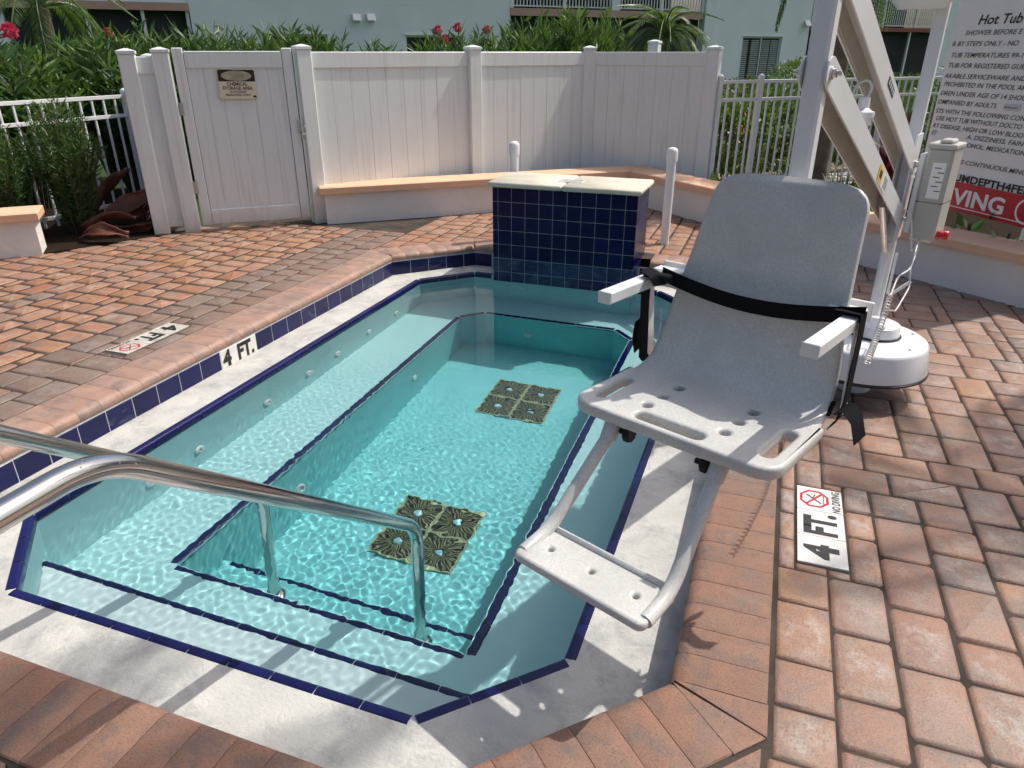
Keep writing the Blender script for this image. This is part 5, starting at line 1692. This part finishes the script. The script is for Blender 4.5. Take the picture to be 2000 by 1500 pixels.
# palms
def frond_mesh(seed, L=1.7, droop=.9, lf=.36, n=46, W=.022, mt='palm', lift=.55):
    rg = np.random.default_rng(seed)
    ts = np.linspace(0, 1, 12)
    def pt(t): return np.array([L * (t - .12 * t * t), 0, L * (lift * t - droop * t * t)])
    mb = MB().tube([tuple(pt(t)) for t in ts], [.018 * (1 - .85 * t) + .002 for t in ts], 5, False)
    P = []; D = []
    for k in range(n):
        t = .10 + .9 * (k + rg.uniform(0, .4)) / n; p = pt(t); tg = pt(min(1, t + .02)) - pt(t - .02); tg /= np.linalg.norm(tg)
        for s in (-1, 1):
            P.append(p); D.append(tg * .75 + np.array([0, s, 0]) * .8 + np.array([0, 0, -.35 + rg.uniform(-.15, .2)]))
    P = np.array(P); D = unit(np.array(D)); m = len(P)
    ll = lf * np.sin(np.pi * np.clip(np.repeat(np.linspace(.12, .97, n), 2), 0, 1)) ** .6 * rg.uniform(.9, 1.1, m)
    me = leaf_mesh('frond', P, D, unit(np.cross(D, np.array([[0, 0, 1.0]]) + 0 * D)), ll, np.full(m, W), mt, .1)
    rm = mesh_from('frond_rib', mb.V, mb.F); rm.materials.append(M_['hedge'])
    return me, rm
def palm(name, label, x, y, base, top, r0, fr, count, seed, tilt=(0, 0), zs=(-.1, .9), scale=1.0, trunk=True, cat='palm'):
    rg = random.Random(seed)
    t = thing(name, label, cat, (x, y, 0))
    c = Vector((x + tilt[0], y + tilt[1], top))
    if trunk:
        pts = []; rr_ = []
        for k in range(25):
            u = k / 24; pts.append((x + tilt[0] * u ** 1.5, y + tilt[1] * u ** 1.5, -.05 + (top + .05) * u)); rr_.append(r0 * (1.15 - .35 * u) * (1.0 + (.06 if k % 2 else 0)))
        MB().tube(pts, rr_, 14).build('trunk', M_['bark'], t, 60)
    for k in range(count):
        me, rm = fr[k % len(fr)]
        el = rg.uniform(*zs); az = 2 * math.pi * (k + rg.uniform(-.3, .3)) / count
        rot = (Matrix.Rotation(az, 4, 'Z') @ Matrix.Rotation(-el, 4, 'Y')).to_euler()
        o = put('frond', me, None, t, c, rot); o.scale = (scale,) * 3
        o2 = put('frond_rib', rm, None, o); o2.location = (0, 0, 0)
    return t
FR = [frond_mesh(60 + k) for k in range(3)]
FRS = [frond_mesh(70 + k, .95, 1.25, .20, 44, .012, 'palm', .75) for k in range(3)]
palm('palm_tree', 'palm with a brown trunk behind the lift, fronds hanging in from the top edge', .40, 8.45, 0, 2.62, .085, FR, 17, 5, (.10, .1), (-.55, .75), .76)
palm('small_palm', 'small date palm with arching fronds below the balcony', *ahead(1295, 12.4), 0, 1.66, .07, FRS, 30, 6, (0, 0), (-.5, 1.1), .95)
palm('palm_tree', 'palm fronds showing above the oleanders at the top left', -9.6, 8.0, 0, 2.0, .10, FRS, 16, 7, (0, 0), (-.3, 1.0), 1.2)
palm('palm_tree', 'tall dark palm trunk and foliage between the mast and the balcony', 3.6, 13.6, 0, 2.35, .12, FR, 16, 8, (0, 0), (-.6, .6), .75)
palm('palm_tree', 'tall palm right of the picture whose crown shades the paving', 4.20, 1.20, 0, 7.6, .14, FR, 24, 9, (-1.75, 2.42), (-.5, .8), .78)
palm('palm_tree', 'palm farther right outside the picture that dapples the paving beside the marker', 3.80, 5.00, 0, 5.1, .14, FR, 24, 12, (0, 0), (-.5, .7), .70)

# fallen palm boots in the planting bed at left
def boot(x, y, z, L, w, yaw, pitch, roll, label, curl=1.0, fibre=False):
    t = thing('fallen_palm_boot', label, 'palm boot', (x, y, z), 'fallen palm boots by the fence end')
    M = Matrix.Translation((x, y, z)) @ Matrix.Rotation(yaw, 4, 'Z') @ Matrix.Rotation(pitch, 4, 'Y') @ Matrix.Rotation(roll, 4, 'X')
    V = []; F = []; nu_, nv = 15, 10; rg = random.Random(int(L * 1000 + yaw * 100))
    jag = [rg.uniform(-.05, .04) for _ in range(nv)]
    for i in range(nu_):
        u = i / (nu_ - 1); ww = w * (.35 + .65 * math.sin(math.pi * min(.5, u * .9 + .08))) * (1 - .55 * max(0, u - .6) / .4)
        for j in range(nv):
            v = j / (nv - 1) * 2 - 1; a = v * 1.45 * curl; wob = .012 * math.sin(u * 9 + v * 4) + .006 * math.sin(u * 23 + v * 9)
            V.append((L * (u + (jag[j] if i in (0, nu_ - 1) else 0)), (ww + wob) * math.sin(a), -(ww + wob) * math.cos(a) * .75 + .08 * math.sin(u * 3.0)))
    for i in range(nu_ - 1):
        for j in range(nv - 1): F.append((i * nv + j, i * nv + j + 1, (i + 1) * nv + j + 1, (i + 1) * nv + j))
    me = mesh_from('husk', [tuple(M @ Vector(v)) for v in V], F, 60)
    b = BASE[t.name]
    for v in me.vertices: v.co -= b
    me.materials.append(M_['boot']); o = put('husk', me, None, t)
    md = o.modifiers.new('thick', 'SOLIDIFY'); md.thickness = .008
    if fibre:
        fm = MB()
        for k in range(40):
            p = M @ Vector((L * rg.uniform(.72, .95), rg.uniform(-.08, .08), rg.uniform(-.02, .05)))
            fm.tube([p, p + Vector((rg.uniform(-.05, .05), rg.uniform(-.09, .02), -rg.uniform(.02, .10)))], .004, 4)
        fm.build('fibre', M_['boot_fibre'], t)
boot(-5.42, 4.36, .060, .40, .062, .32, 0, .6, 'palm boot lying flat at the front of the pile', 1.1)
boot(-5.55, 4.66, .08, .62, .080, .75, -.45, .9, 'palm boot leaning steeply in the middle of the pile', .9)
boot(-5.62, 4.55, .07, .50, .072, .35, -.18, -.5, 'palm boot lying across the pile behind the front one', .9)
boot(-5.68, 4.90, .12, .58, .090, .25, -.20, 1.4, 'dark palm boot at the back of the pile against the fence post', .8, True)
boot(-5.78, 4.82, .14, .50, .075, 1.0, -.75, -.9, 'upright palm boot at the back of the pile', .8)
boot(-5.38, 4.66, .05, .34, .065, .8, -.1, 2.2, 'overturned palm boot next to the fence post', .9)
